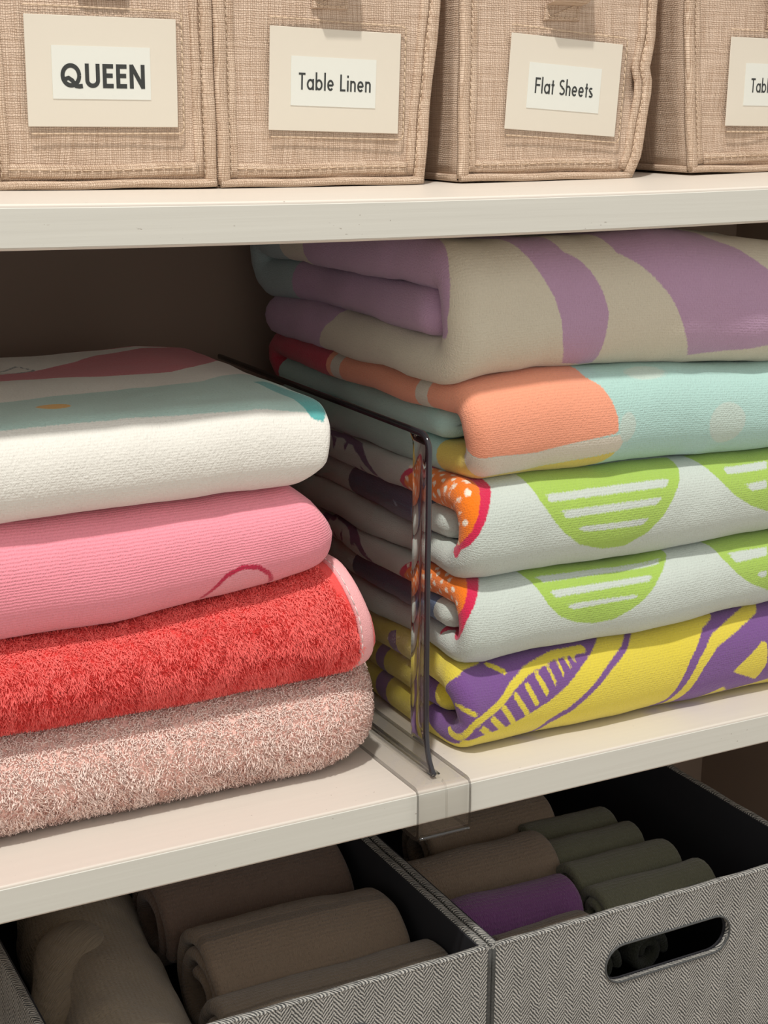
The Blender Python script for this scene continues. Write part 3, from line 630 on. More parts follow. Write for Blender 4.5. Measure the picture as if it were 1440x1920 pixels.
  ((216, 198, 66), [('line',[(124.3,259.1),(104.0,258.9),(83.8,255.4),(71.7,250.8),(64.5,246.2),(47.7,238.2),(42.2,228.4),(34,222)],3.6),('line',[(63.2,261.2),(70.4,256.9)],2.6),('line',[(36.1,246.9),(48.7,242.3)],2.6),('line',[(53.5,235.4),(61.3,230.2)],2.9),('line',[(59.2,239.2),(66.9,233.2)],2.9),('line',[(66.0,243.3),(73.3,235.1)],2.9),('line',[(74.0,247.2),(81.2,238.4)],2.9),('line',[(82.0,249.8),(87.4,241.9)],2.9),('line',[(89.8,252.3),(94.1,245.7)],2.9),('line',[(97.6,254.6),(100.3,248.4)],1.7),('line',[(104.7,255.7),(105.9,251.4)],1.7),('line',[(110.5,256.5),(111.6,253.7)],1.7),('line',[(114.9,257.2),(115.7,255.4)],1.7),('line',[(258,268),(249.5,261.1),(230.6,256.3),(212.8,251.9),(202.2,244.5),(193.8,234.2),(184,224)],5.2),('poly',[(247.7,248.1),(226.5,237.1),(247.2,230.6),(252.3,237.8),(251.4,247.2)]),('poly',[(224,230),(206,224),(230,226)]),('line',[(48,266),(36,264),(26,256),(22,246)],3.0)]),
 ],
 'white': [
  ((176, 206, 198), [('poly',[(-300,269.9),(-180.4,277.9),(-152.9,284.7),(-111.0,286.6),(-76.6,279.6),(-45.9,304.4),(-20,300),(-20,220.7),(-43.1,219.7),(-66.2,221.5),(-81.5,221.5),(-120.6,223.6),(-158.9,223.9),(-195.0,223.7),(-300,217.7)])]),
  ((86, 168, 166), [('poly',[(-50,278),(-43,279),(-38,240),(-36,221),(-40,216),(-46,218),(-49,226),(-49,245)])]),
  ((224, 166, 50), [('ell',-161.8,253.7,8.2,7.5)]),
  ((204, 96, 108), [('poly',[(-300,345.1),(-166.2,333.1),(-140.8,326.3),(-111.9,317.7),(-81.5,312.9),(-65.5,319.8),(-42,350),(-20,375),(-20,440),(-420,425),(-47.0,403.1),(-100.0,387.5),(-112.9,375.6),(-140.9,361.6),(-160.2,356.8),(-300,366.8)])]),
  ((120, 128, 128), [('line',[(-167.9,365.5),(-157.9,365.5),(-147.4,375.1),(-140.5,363.0),(-151.8,358.9),(-165.8,358.9)],1.8)]),
 ],
 'pink': [
  ((238, 156, 168), [('poly',[(-96.5,202.0),(-91.3,206.7),(-83.2,209.2),(-74.5,207.7),(-67.7,202.9),(-65.7,196),(-99.5,196)])]),
  ((196, 22, 70), [('line',[(-101.5,197),(-96.5,202.0),(-91.3,206.7),(-83.2,209.2),(-74.5,207.7),(-67.7,202.9),(-63.7,197)],2.1)]),
 ],
}
#PRINTS_END
def prints_for(key):
    out = []
    for col, shapes in PR.get(key, []):
        def fn(U, S, shapes=shapes):
            d = np.full(np.shape(U), 400.0)
            for sh in shapes:
                if sh[0] == 'poly': d = np.minimum(d, poly_sdf(U, S, sh[1]))
                elif sh[0] == 'line': d = np.minimum(d, line_sdf(U, S, sh[1], sh[2]))
                elif sh[0] == 'ell': d = np.minimum(d, (np.sqrt(((U - sh[1]) / sh[3]) ** 2 + ((S - sh[2]) / sh[4]) ** 2) - 1) * min(sh[3], sh[4]))
            return d
        out.append((col, fn))
    return out

RS = 'folded beach towels stacked right of the divider'
LS = 'folded towels stacked left of the divider'

def right_towel(key, label, idx, path, t, h0, base, **kw):
    pr = prints_for(key)
    mkw = {k: kw.pop(k) for k in ('rib', 'ribamp', 'grain', 'depth', 'var', 'inner') if k in kw}
    mat = terry(key + '_terry', base, [c for c, _ in pr], **mkw)
    o = towel('folded_towel', path, t, kw.pop('xl'), kw.pop('xr'), R_Z[idx], R_Z[idx + 1], mat, h0, prints=[f for _, f in pr], **kw)
    tag(o, label, 'towel', RS); return o

YEL = right_towel('yellow', 'yellow and purple patterned towel, bottom of the right stack', 0,
    spiral3(51, 17.5, 22, 262, 14, 2.2, 6), 17.5, 51, (216, 198, 66), xl=36, xr=300, seed=1, fine=(205, 300), lump=1.4, xfine=1.5, sfine=1.4,
    xl_s=[(0, 4), (.27, 4), (.33, 8), (.36, 2), (.42, 6), (.62, 4), (.7, 8), (1, 6)])
GR2 = right_towel('green_b', 'pale mint towel with lime striped ovals, lower of the two alike in the right stack', 1,
    spiral3(48, 15.6, 21, 262, 15, 2.3, 6), 15.6, 48, (194, 203, 195), xl=40, xr=300, seed=2, fine=(195, 310), lump=1.8, ljit=4.0, xfine=1.8, sfine=1.6,
    xl_s=[(0, -4), (.18, -2), (.22, 4), (.25, 6), (.3, 2), (.5, -2), (.7, 4), (1, 0)])
GR1 = right_towel('green_a', 'pale mint towel with lime striped ovals, directly beneath the coral and aqua towel', 2,
    spiral3(54, 17.6, 20, 264, 16, 2.3, 8), 17.6, 54, (194, 203, 195), xl=40, xr=300, seed=3, fine=(195, 320), lump=1.8, ljit=4.0, xfine=1.8, sfine=1.6,
    xl_s=[(0, -4), (.18, -2), (.22, 4), (.25, 4), (.3, 0), (.5, -3), (.7, 3), (1, 0)])
CRL = right_towel('coral_aqua', 'coral and aqua towel with pale dots, second from top of the right stack', 3,
    spiral3(56, 19, 22, 268, 15, 2.4, 12), 19, 56, (172, 208, 200), xl=38, xr=300, seed=4, fine=(200, 310), lump=1.6,
    xl_s=[(0, 0), (.26, 4), (.31, 10), (.36, 4), (.45, -2), (.65, -4), (.8, 8), (1, 4)])
LAV = right_towel('lavender', 'cream towel with lavender shapes, top of the right stack beneath the shelf', 4,
    spiral3(70, 24, 22, 268, 17, 2.5, -3, mz=.485), 24, 70, (206, 198, 178), xl=29, xr=296, seed=5, fine=(200, 330), lump=2.6,
    xl_s=[(0, 0), (.25, -2), (.31, 4), (.36, 2), (.45, -4), (.65, -4), (.8, 6), (.9, 2), (1, -2)])

COR_SHEAR = [(0, -3), (.25, 0), (.55, -5), (1, -18)]
def left_towel(key, label, idx, path, t, h0, base, **kw):
    pr = prints_for(key)
    mkw = {k: kw.pop(k) for k in ('rib', 'ribamp', 'grain', 'depth', 'var', 'inner') if k in kw}
    mat = terry(key + '_terry', base, [c for c, _ in pr], **mkw)
    o = towel('folded_towel', path, t, kw.pop('xl'), kw.pop('xr'), L_Z[idx], L_Z[idx + 1], mat, h0, prints=[f for _, f in pr], **kw)
    tag(o, label, 'towel', LS); return o

TER = left_towel('pale_pink', 'shaggy pale pink terry towel, bottom of the left stack on the shelf', 0,
    spiral3(55, 17, 33, 240, 20, 2.1), 17, 55, (246, 204, 192), xl=-290, xr=0, seed=6, fine=(170, 280), plan_r=34, plan_y=20, lump=1.5, xfine=3, sfine=3)
COR = left_towel('coral_plush', 'bright coral plush towel with pale pink bound edge, left stack', 1,
    spiral3(47, 14, 30, 240, 16, 2.2), 14, 47, (240, 84, 80), xl=-290, xr=-5, seed=7, fine=(170, 280), lump=1.5, xr_z=COR_SHEAR, xfine=3, sfine=3)
PNK = left_towel('pink', 'flat woven pink towel with a crimson curve, under the white towel in the left stack', 2,
    spiral3(57, 18, 28, 240, 18, 2.3), 18, 57, (242, 148, 163), xl=-290, xr=-27, seed=8, fine=(170, 290), plan_r=22, plan_y=16, lump=1.2, xfine=1.2, sfine=1.0, rib=0.00115, ribamp=.5, depth=0.0005,
    xr_z=[(0, -4), (.15, 0), (.4, -1), (.8, -14), (1, -24)])
WHT = left_towel('white', 'white towel with coral and aqua bands and a yellow dot, top of the left stack', 3,
    spiral3(45.5, 14.5, 24, 228, 15, 2.3), 14.5, 45.5, (228, 226, 218), xl=-290, xr=-33, seed=9, fine=(150, 470), plan_r=8, plan_y=4, lump=1.6, edge=4.0, xr_z=[(0, -17), (.3, -4), (.75, 0), (1, 1)], ribamp=.10, grain=.0013)

# ------------------------------------------------------------------ coral towel: pale bound hem along its right end
def add_hem(tw, xc, name='bound_hem'):
    """flat tape folded over the towel's right end, following the fold profile"""
    path = spiral3(47, 14, 30, 240, 16, 2.2)
    C, s, tot = resample(path, (0, 0), 3, 3)
    k = (s > 120) & (s < 330); C = C[k]
    Tn = np.gradient(C, axis=0); Tn /= np.linalg.norm(Tn, axis=1)[:, None]
    N = np.stack([-Tn[:, 1], Tn[:, 0]], 1)
    prof = []           # around the end: outer lip -> rim -> inner lip  (dx, dn)
    for a in np.linspace(0, math.pi, 9): prof.append((math.sin(a) * 4.5, math.cos(a) * 7.9))
    prof = [(-6.0, 7.1), (-5.6, 8.3), (-2.5, 8.2)] + prof + [(-2.5, -8.2), (-5.6, -8.3), (-6.0, -7.0)]
    V = []; n = len(prof)
    for i, ((y, z), (ny, nz)) in enumerate(zip(C, N)):
        for dx, dn in prof:
            x = xc + dx + 1.2 * math.sin(i * 0.21) * .5 + np.interp(z / 47, *zip(*COR_SHEAR))
            zb_ = np.interp(x, *zip(*L_Z[1])); zt_ = np.interp(x, *zip(*L_Z[2]))
            V.append((x * MM, (y + ny * dn) * MM, (zb_ + (z + nz * dn) / 47 * (zt_ - zb_)) * MM))
    Fs = [(i * n + j, i * n + j + 1, (i + 1) * n + j + 1, (i + 1) * n + j) for i in range(len(C) - 1) for j in range(n - 1)]
    o = mesh_obj(name, V, Fs, M_HEM, tw); o['label'] = 'pale pink woven binding'
    # white running stitches on the outer lip
    parts = []
    for i in range(0, len(C) - 1):
        a, b = np.array(V[i * n + 1]), np.array(V[(i + 1) * n + 1])
        parts.append(tube_arrays(np.array([a + (b - a) * .1, a * .5 + b * .5, b - (b - a) * .1]) + np.array([0.0010, -0.0002, 0.0002]), 0.00026, nseg=5))
    V2, F2 = join_arrays(parts)
    mesh_obj('stitching', V2, F2, M_THREADW, o)
    return o

def woven_plain(name, col, sc=1400.0, var=.25):
    t = NT(name); b = t.bsdf
    g = t.add('ShaderNodeTexCoord').outputs['Object']
    n = t.noise(g, sc, 2.0)
    hsv = t.add('ShaderNodeHueSaturation'); hsv.inputs['Color'].default_value = lin(col)
    t.l.new(t.math('ADD', t.math('MULTIPLY', n, var), 1 - var / 2), hsv.inputs['Value'])
    t.l.new(hsv.outputs[0], b.inputs['Base Color']); b.inputs['Roughness'].default_value = .85
    b.inputs['Specular IOR Level'].default_value = .2
    t.l.new(t.bump(n, 0.0003), b.inputs['Normal'])
    return t.m
M_HEM = woven_plain('pale_pink_tape', (240, 176, 178))
M_THREADW = plain('white_thread', (236, 224, 220), .7)
add_hem(COR, -10.0)

# ------------------------------------------------------------------ acrylic shelf divider
def divider():
    root = empty('shelf_divider', (0.0155, 0.0, 0.0))
    tag(root, 'clear acrylic shelf divider clipped over the lower shelf edge between the stacks', 'divider')
    xc = 15.5; th = 3.0
    def local(V): return [((x - 15.5) * MM, y * MM, z * MM) for x, y, z in V]
    # upright panel outline in (y, z): foot flares forward at the bottom, rounded top corner
    def outline():
        P = [(300.0, 2.0)]
        P += [(10.0, 2.0)]
        P += [(12.5, 4.0), (15.5, 8.5), (17.6, 14.0), (18.9, 22.0), (19.4, 34.0)]
        P += [(19.8, 60.0), (20.0, 110.0), (20.0, 150.0)]
        for a in np.linspace(0, 90, 8): P.append((29.0 - 9 * math.cos(math.radians(a)), 174.0 + 9 * math.sin(math.radians(a)) + 0.0))
        P += [(120.0, 183.0), (300.0, 183.0)]
        return P
    O = outline(); n = len(O)
    h = th / 2
    # two faces
    Vf = []; Fs = []
    for sx in (-1, 1):
        b0 = len(Vf); Vf += [(xc + sx * h, y, z) for y, z in O]
        Fs.append(tuple(range(b0, b0 + n)) if sx < 0 else tuple(range(b0 + n - 1, b0 - 1, -1)))
    mesh_obj('upright_panel', local(Vf), Fs, M_ACRYL, root, smooth=False)
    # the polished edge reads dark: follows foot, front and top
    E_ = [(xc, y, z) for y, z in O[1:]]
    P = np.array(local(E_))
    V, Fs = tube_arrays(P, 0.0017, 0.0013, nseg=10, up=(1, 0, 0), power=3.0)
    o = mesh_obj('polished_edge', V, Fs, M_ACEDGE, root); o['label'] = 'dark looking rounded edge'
    # the flame-polished front swells slightly: a real lens that bends what stands behind it
    V = []; Fs = []; zz = np.linspace(15, 181, 44); pr = []
    for k in np.linspace(0, 1, 9): pr.append((-1, k))
    for k in np.linspace(1, 0, 9): pr.append((1, k))
    n2 = len(pr)
    for z in zz:
        y0 = float(np.interp(z, [16, 22, 34, 60, 172], [18.2, 18.9, 19.4, 19.8, 20.0])) + 1.4
        if z > 174: y0 += 9 - math.sqrt(81 - (z - 174) ** 2)
        for sx, k in pr:
            f = min(1.0, (181.3 - z) / 26.0, (z - 14.5) / 9.0)
            V.append((xc + sx * (0.03 + f * (1.40 * (1 - k ** 4) + 0.60 * math.sin(math.pi * k) ** 2.0)), y0 + 15.5 * k, z))
    for i in range(len(zz) - 1):
        for j in range(n2):
            k = (j + 1) % n2; Fs.append((i * n2 + j, (i + 1) * n2 + j, (i + 1) * n2 + k, i * n2 + k))
    Fs += [tuple(range(n2)), tuple((len(zz) - 1) * n2 + j for j in range(n2 - 1, -1, -1))]
    mesh_obj('polished_swell', local(V), Fs, M_LENS, root)
    # clip: strip bent around the shelf edge (top leg, front, bottom leg)
    x0, x1 = -1.0, 30.5; tk = 2.2; g = 0.5
    def rail(d):      # d = offset outwards from the shelf surface
        P = [(300.0, d)]; r = 2.0 + d
        P += [(-0.6 + r - d - 2 + 2, d)]
        for a in np.linspace(90, 180, 6): P.append((1.4 + (r) * math.cos(math.radians(a)), -2.0 + r * math.sin(math.radians(a))))
        zb = -25.0
        for a in np.linspace(180, 270, 6): P.append((1.4 + r * math.cos(math.radians(a)), zb + 2.0 + r * math.sin(math.radians(a))))
        P += [(90.0, zb - d - 0.0)]
        return P
    A, B = rail(g), rail(g + tk); n = len(A)
    V = []
    for (ya, za), (yb_, zb_) in zip(A, B):
        V += [(x0, ya, za), (x1, ya, za), (x1, yb_, zb_), (x0, yb_, zb_)]
    Fs = []
    for i in range(n - 1):
        for j in range(4):
            k = (j + 1) % 4; Fs.append((i * 4 + j, i * 4 + k, (i + 1) * 4 + k, (i + 1) * 4 + j))
    Fs += [(3, 2, 1, 0), tuple((n - 1) * 4 + j for j in range(4))]
    co = mesh_obj('clip', local(V), Fs, M_ACRYL, root, smooth=False)
    co.data.materials.append(M_ACSIDE)
    for p in co.data.polygons:
        if abs(p.normal.x) > .9: p.material_index = 1
    # thin moulding line down the middle of the clip, low fillets at the foot of the upright
    P = np.array(local([(xc, b[0], b[1]) for b in B[1:]]))
    V, Fs = tube_arrays(P, 0.0009, 0.0004, nseg=8, up=(1, 0, 0))
    mesh_obj('moulding_line', V, Fs, M_ACRYL, root)
    for sx in (-1, 1):
        P = np.array(local([(xc + sx * 2.0, y, 3.0) for y in (9, 20, 60, 120, 200, 300)]))
        V, Fs = tube_arrays(P, 0.0012, 0.0007, nseg=8)
        mesh_obj('foot_fillet', V, Fs, M_ACRYL, root)
    # lower lip of the clip catches the light
    for dz in (0.0,):
        P = np.array(local([(x, -2.6, -25.6) for x in np.linspace(x0 + .8, x1 - .8, 12)]))
        V, Fs = tube_arrays(P, 0.0012, 0.0010, nseg=8)
        mesh_obj('clip_lip', V, Fs, M_ACSIDE, root)
    return root
divider()

# ------------------------------------------------------------------ stroke lettering (geometric sans)
def earc(cx, cy, rx, ry, a0, a1, n=18):
    return [(cx + rx * math.cos(math.radians(a)), cy + ry * math.sin(math.radians(a))) for a in np.linspace(a0, a1, n)]
XH = 0.66
def glyph(ch, w):
    """polylines on centre lines, cap height 1; returns strokes, width"""
    h = w / 2
    if ch == 'Q': return [earc(.47, .5, .47 - h, .5 - h, 0, 360, 40), [(.20, .34), (.36, .40), (.52, .30), (.70, .06), (.84, .0 + h * .6), (1.0, .02 + h * .6)]], .99
    if ch == 'U': return [[(h, 1), (h, .32)] + earc(.34, .32, .34 - h, .32 - h, 180, 360) + [(.68 - h, .32), (.68 - h, 1)]], .68
    if ch == 'E': return [[(h, 0), (h, 1)], [(0, 1 - h), (.5, 1 - h)], [(0, .52), (.47, .52)], [(0, h), (.5, h)]], .5
    if ch == 'F': return [[(h, 0), (h, 1)], [(0, 1 - h), (.47, 1 - h)], [(0, .52), (.44, .52)]], .46
    if ch == 'N': return [[(h, 0), (h, 1)], [(h * .9, 1 - h * .3), (.72 - h * .9, h * .3)], [(.72 - h, 0), (.72 - h, 1)]], .72
    if ch == 'T': return [[(.25, 0), (.25, 1)], [(0, 1 - h), (.5, 1 - h)]], .5
    if ch == 'L': return [[(h, 0), (h, 1)], [(0, h), (.42, h)]], .42
    if ch == 'S': return [earc(.23, .74, .19, .26 - h, 40, 270, 16) + earc(.23, .26, .21, .26 - h, 90, -150, 18)], .46
    r = XH / 2
    if ch == 'a': return [earc(.27, r, .27 - h, r - h, 0, 360, 30), [(.54 - h, 0), (.54 - h, XH)]], .54
    if ch == 'b': return [earc(.27, r, .27 - h, r - h, 0, 360, 30), [(h, 0), (h, 1.06)]], .54
    if ch == 'l': return [[(h, 0), (h, 1.06)]], w
    if ch == 'i': return [[(h, 0), (h, XH)], [(h, XH + .16), (h, XH + .16 + w * 1.15)]], w
    if ch == 'e': return [[(h * 1.1, r * .98), (.5 - h * 1.1, r * .98)], earc(.25, r, .25 - h, r - h, -2, 318, 30)], .5
    if ch == 'n': return [[(h, 0), (h, XH)], earc(.22, XH - .22, .22 - h, .22 - h, 180, 0, 14) + [(.44 - h, XH - .22), (.44 - h, 0)]], .44
    if ch == 'h': return [[(h, 0), (h, 1.06)], earc(.22, XH - .22, .22 - h, .22 - h, 180, 0, 14) + [(.44 - h, XH - .22), (.44 - h, 0)]], .44
    if ch == 't': return [[(.13, 0), (.13, .9)], [(0, XH - h), (.27, XH - h)]], .27
    if ch == 's': return [earc(.16, XH * .74, .13, XH * .26 - h, 40, 270, 12) + earc(.16, XH * .26, .14, XH * .26 - h, 90, -150, 14)], .32
    return [], .26

def ribbon2d(P, w):
    P = np.asarray(P, float)
    T = np.gradient(P, axis=0); T /= np.linalg.norm(T, axis=1)[:, None] + 1e-9
    N = np.stack([-T[:, 1], T[:, 0]], 1) * w / 2
    A, B = P + N, P - N; n = len(P)
    return np.concatenate([A, B]), [(i, i + 1, n + i + 1, n + i) for i in range(n - 1)]

def lettering(text, wstroke, gap, width, cap, mat, parent, name='lettering', fit_chars=None):
    """flat printed text, centred, width x cap in metres, lying in local xz plane facing -y"""
    V = []; Fs = []; x = 0.0; o = 0
    for ch in text:
        st, adv = glyph(ch, wstroke)
        for P in st:
            v, f = ribbon2d(P, wstroke)
            V.append(np.column_stack([v + np.array([x, 0]), np.full(len(v), -4e-6 * (len(V) % 7))])); Fs += [tuple(i + o for i in q) for q in f]; o += len(v)
        x += adv + gap
    V = np.concatenate(V); w0 = x - gap
    sx = width / w0
    V3 = np.stack([(V[:, 0] - w0 / 2) * sx, V[:, 2], (V[:, 1] - .5) * cap], 1)
    return mesh_obj(name, V3, Fs, mat, parent, smooth=False)

# ------------------------------------------------------------------ beige fabric bins on the upper shelf
M_WEAVE = weave_mat('beige_woven_fabric', (172, 145, 122), (226, 204, 184))
M_TAPE = weave_mat('beige_binding_tape', (168, 140, 116), (226, 204, 182), 0.0011)
M_THREAD = plain('beige_thread', (206, 182, 156), .7)
M_CARD = plain('cream_card', (220, 213, 200), .45, .4)
M_PAPER = plain('white_label_paper', (224, 226, 220), .5, .4)
M_INK = plain('black_ink', (30, 34, 32), .6)
M_FILM = clear_mat('clear_vinyl_pocket', (0.99, 0.985, 0.97, 1), 0.9, 0.06)
M_LINING = plain('bin_inside', (150, 122, 100), .9, .1)

def uv_planar(o, mul=1.0):
    me = o.data; co = np.empty(len(me.vertices) * 3, np.float32); me.vertices.foreach_get('co', co); co = co.reshape(-1, 3)
    lv = np.empty(len(me.loops), np.int32); me.loops.foreach_get('vertex_index', lv)
    uvl = me.uv_layers.new(name='UVMap')
    uvl.data.foreach_set('uv', np.stack([(co[lv, 0] + co[lv, 1]), co[lv, 2]], 1).astype(np.float32).ravel() * mul)
    return o

def grid_obj(name, fn, nu, nv, mat, parent, thick=None):
    V = [fn(i / nu, j / nv) for j in range(nv + 1) for i in range(nu + 1)]
    Fs = [(j * (nu + 1) + i, j * (nu + 1) + i + 1, (j + 1) * (nu + 1) + i + 1, (j + 1) * (nu + 1) + i) for j in range(nv) for i in range(nu)]
    o = mesh_obj(name, V, Fs, mat, parent)
    if thick:
        md = o.modifiers.new('thickness', 'SOLIDIFY'); md.thickness = thick; md.offset = 0
    return uv_planar(o)

def dashes(P, dash, gapl, r, jitter=0.0):
    """running stitches along polyline P"""
    P = np.asarray(P, float); L = np.concatenate([[0], np.cumsum(np.linalg.norm(np.diff(P, axis=0), axis=1))])
    at = lambda s: np.array([np.interp(s, L, P[:, k]) for k in range(3)])
    parts = []; s = 0.0
    while s + dash < L[-1]:
        a, b = at(s), at(s + dash)
        mid = (a + b) / 2 + np.array([0, -r * .8, 0])
        parts.append(tube_arrays(np.array([a, mid, b]), r, nseg=5)); s += dash + gapl
    return join_arrays(parts)

BH = 150.0
def fabric_bin(label, lp, rp, y0, card, crot, paper, text, twidth, cap, wst, gap, tpos, tab, rz=0.0, seed=0, loop=10.0, dent=False):
    """lp / rp: (height, x) polylines of the front's left and right edges above the shelf, mm"""
    zs = [p[0] for p in lp]
    bx = lp[0][1]
    z0 = (UP_Z + SH_T) / MM + float(sag(bx * MM + .05)) / MM + 0.2
    root = empty('fabric_bin', (bx * MM, y0 * MM, z0 * MM), rz)
    tag(root, label, 'storage bin', 'beige fabric bins on the upper shelf')
    L = lambda z: float(np.interp(z, *zip(*lp))) - bx
    Rr = lambda z: float(np.interp(z, *zip(*rp))) - bx
    D = 195.0
    def front(u, v):
        z = 4 + v * (BH - 4); xl_, xr_ = L(z) + 3, Rr(z) - 3
        x = xl_ + (xr_ - xl_) * u
        y = 1.6 + 1.5 * vnoise(np.array(x / 34 + seed * 7), np.array(z / 30.0), seed) * math.sin(math.pi * u) - 1.5 * math.sin(math.pi * u) * math.sin(math.pi * min(v * 1.2, 1))
        if dent: y += 5.0 * math.exp(-((z - 52) / 12) ** 2 - ((1 - u) / .12) ** 2)
        return (x * MM, float(y) * MM, z * MM)
    grid_obj('front_panel', front, 40, 40, M_WEAVE, root, 0.0012)
    for sgn, E_ in ((-1, L), (1, Rr)):
        def side(u, v):
            z = 2 + v * (BH - 2); y = 3 + u * (D - 3)
            x = E_(z) + sgn * (-1.0 + 1.2 * math.sin(math.pi * u) * float(vnoise(np.array(y / 50.0 + seed), np.array(z / 45.0), seed + 4)))
            return (x * MM, y * MM, z * MM)
        grid_obj('side_panel', side, 24, 16, M_WEAVE, root, 0.0012)
    def back(u, v):
        z = 2 + v * (BH - 2); return ((L(z) + (Rr(z) - L(z)) * u) * MM, D * MM, z * MM)
    grid_obj('back_panel', back, 6, 6, M_WEAVE, root, 0.0012)
    def base(u, v): return ((L(0) + (Rr(0) - L(0)) * u) * MM, (2 + v * (D - 2)) * MM, 1.5 * MM)
    grid_obj('base_panel', base, 4, 4, M_LINING, root, 0.0012)
    # bindings: vertical front edges, bottom front edge, bottom side edge
    zz = np.linspace(2, BH, 40)
    for sgn, E_ in ((-1, L), (1, Rr)):
        P = np.array([((E_(z) - sgn * 2.6) * MM, (0.6 + .5 * math.sin(z * .12 + seed)) * MM, z * MM) for z in zz])
        V, Fs = tube_arrays(P, 0.0034, 0.0026, nseg=12, up=(0, -1, 0), power=2.6)
        o = uv_planar(mesh_obj('edge_binding', V, Fs, M_TAPE, root))
        P2 = np.array([((E_(z) - sgn * 8.3) * MM, (0.9 + .3 * math.sin(z * .17 + seed)) * MM, z * MM) for z in zz if z > 5])
        V, Fs = tube_arrays(P2, 0.0026, 0.0015, nseg=10, up=(0, -1, 0), power=2.6)
        uv_planar(mesh_obj('seam_fold', V, Fs, M_TAPE, root))
        V, Fs = dashes(np.array([((E_(z) - sgn * 6.0) * MM, -0.9 * MM, z * MM) for z in zz if z > 5]), 0.0030, 0.0007, 0.00028)
        mesh_obj('stitching', V, Fs, M_THREAD, root)
    xs = np.linspace(L(0) + .5, Rr(0) - .5, 40)
    P = np.array([(x * MM, (0.2 + .35 * math.sin(x * .09 + seed)) * MM, (2.3 + .25 * math.sin(x * .11)) * MM) for x in xs])
    V, Fs = tube_arrays(P, 0.0028, 0.0021, nseg=12, up=(0, 0, 1), power=2.6)
    uv_planar(mesh_obj('edge_binding', V, Fs, M_TAPE, root))
    P = np.array([(x * MM, (0.7) * MM, (8.8 + .5 * math.sin(x * .07 + seed)) * MM) for x in xs[3:-3]])
    V, Fs = tube_arrays(P, 0.0014, 0.0034, nseg=10, up=(0, 0, 1), power=2.6)
    uv_planar(mesh_obj('seam_fold', V, Fs, M_TAPE, root))
    V, Fs = dashes(P + np.array([0, -0.0016, 0.0008]), 0.0042, 0.0010, 0.0003)
    mesh_obj('stitching', V, Fs, M_THREAD, root)
    ys = np.linspace(2, D, 20)
    P = np.array([(0.6 * MM, y * MM, 2.2 * MM) for y in ys])
    V, Fs = tube_arrays(P, 0.0018, 0.0020, nseg=10, up=(0, 0, 1), power=2.6)
    uv_planar(mesh_obj('edge_binding', V, Fs, M_TAPE, root))
    # card in a clear pocket
    cx, cz = card[0] - bx, card[1] - z0
    fr = Matrix.Rotation(math.radians(crot), 4, 'Y')
    def place(o, dx, dz, y):
        o.matrix_local = Matrix.Translation(((cx + dx) * MM, y * MM, (cz + dz) * MM)) @ fr
    bm = bmesh.new(); box_bm(bm, -.0375, .0375, -.0003, .0003, -.0255, .0255, 0.0002, 1)
    cd = bm_obj('label_card', bm, M_CARD, root); place(cd, 0, 0, -1.6); cd['label'] = 'cream card insert'
    px, pz = paper[0] - card[0], paper[1] - card[1]
    ppr = box('printed_label', px * MM - .0244, px * MM + .0244, -.0006, -.0003, pz * MM - .0122, pz * MM + .0122, M_PAPER, cd)
    lt = lettering(text, wst, gap, twidth * MM, cap * MM, M_INK, cd)
    lt.location = ((tpos[0] - card[0]) * MM, -0.00072, (tpos[1] - card[1]) * MM)
    lt.rotation_euler = (0, 0, 0); lt['label'] = 'black printed word'
    # film with stitched border
    def film(u, v): return ((-.0405 + .081 * u), -0.0012 - 0.0007 * math.sin(math.pi * u) * math.sin(math.pi * v) - .0002 * math.sin(u * 9 + seed), (-.0285 + .058 * v))
    V = [film(i / 14, j / 10) for j in range(11) for i in range(15)]
    Fs = [(j * 15 + i, j * 15 + i + 1, (j + 1) * 15 + i + 1, (j + 1) * 15 + i) for j in range(10) for i in range(14)]
    fo = mesh_obj('clear_pocket', V, Fs, M_FILM, root); place(fo, 0, 0, -1.6)
    bd = [(-.0378, 0, .0297), (.0402, 0, .0290), (.0405, 0, -.0285), (-.0378, 0, -.0288)]
    P = np.concatenate([np.linspace(a, b, 16) for a, b in zip(bd[:-1], bd[1:])])
    P[:, 1] = -0.0013
    V, Fs = dashes(P, 0.0034, 0.0002, 0.00042)
    so = mesh_obj('pocket_stitching', V, Fs, M_THREAD, root); place(so, 0, 0, -.6)
    # handle strap: sewn tab, then webbing standing away from the panel
    tx, tz, tw = tab[0] - bx, tab[1] - z0, tab[2]
    prof = [(-1.2, tz + .0), (-2.6, tz + .5), (-2.8, tz + 8), (-loop * .75, tz + 9.5), (-loop, tz + 12), (-loop * 1.05, tz + 24), (-loop * .8, tz + 40), (-2.5, tz + 52)]
    prof = [(y, min(z, BH - 1)) for y, z in prof]
    V = []
    for y, z in prof:
        for yy in (y, y + 1.4):
            V += [((tx - tw / 2 + (z - tz) * .03) * MM, yy * MM, z * MM), ((tx + tw / 2 + (z - tz) * .03) * MM, yy * MM, z * MM)]
    Fs = []
    for i in range(len(prof) - 1):
        a, b = i * 4, (i + 1) * 4
        Fs += [(a, a + 1, b + 1, b), (a + 3, a + 2, b + 2, b + 3), (a + 2, a, b, b + 2), (a + 1, a + 3, b + 3, b + 1)]
    Fs += [(0, 2, 3, 1), tuple(len(V) - 4 + k for k in (0, 1, 3, 2))]
    ho = uv_planar(mesh_obj('handle_strap', V, Fs, M_TAPE, root, smooth=False))
    q = tw / 2 - 2
    SP = np.array([(tx - q, -3.0, tz + 9), (tx - q, -3.0, tz + 1.6), (tx + q, -3.0, tz + 1.6), (tx + q, -3.0, tz + 9), (tx - q, -3.0, tz + 1.6)]) * MM
    V, Fs = dashes(SP, 0.0024, 0.0006, 0.0003)
    mesh_obj('stitching', V, Fs, M_THREAD, ho)
    return root

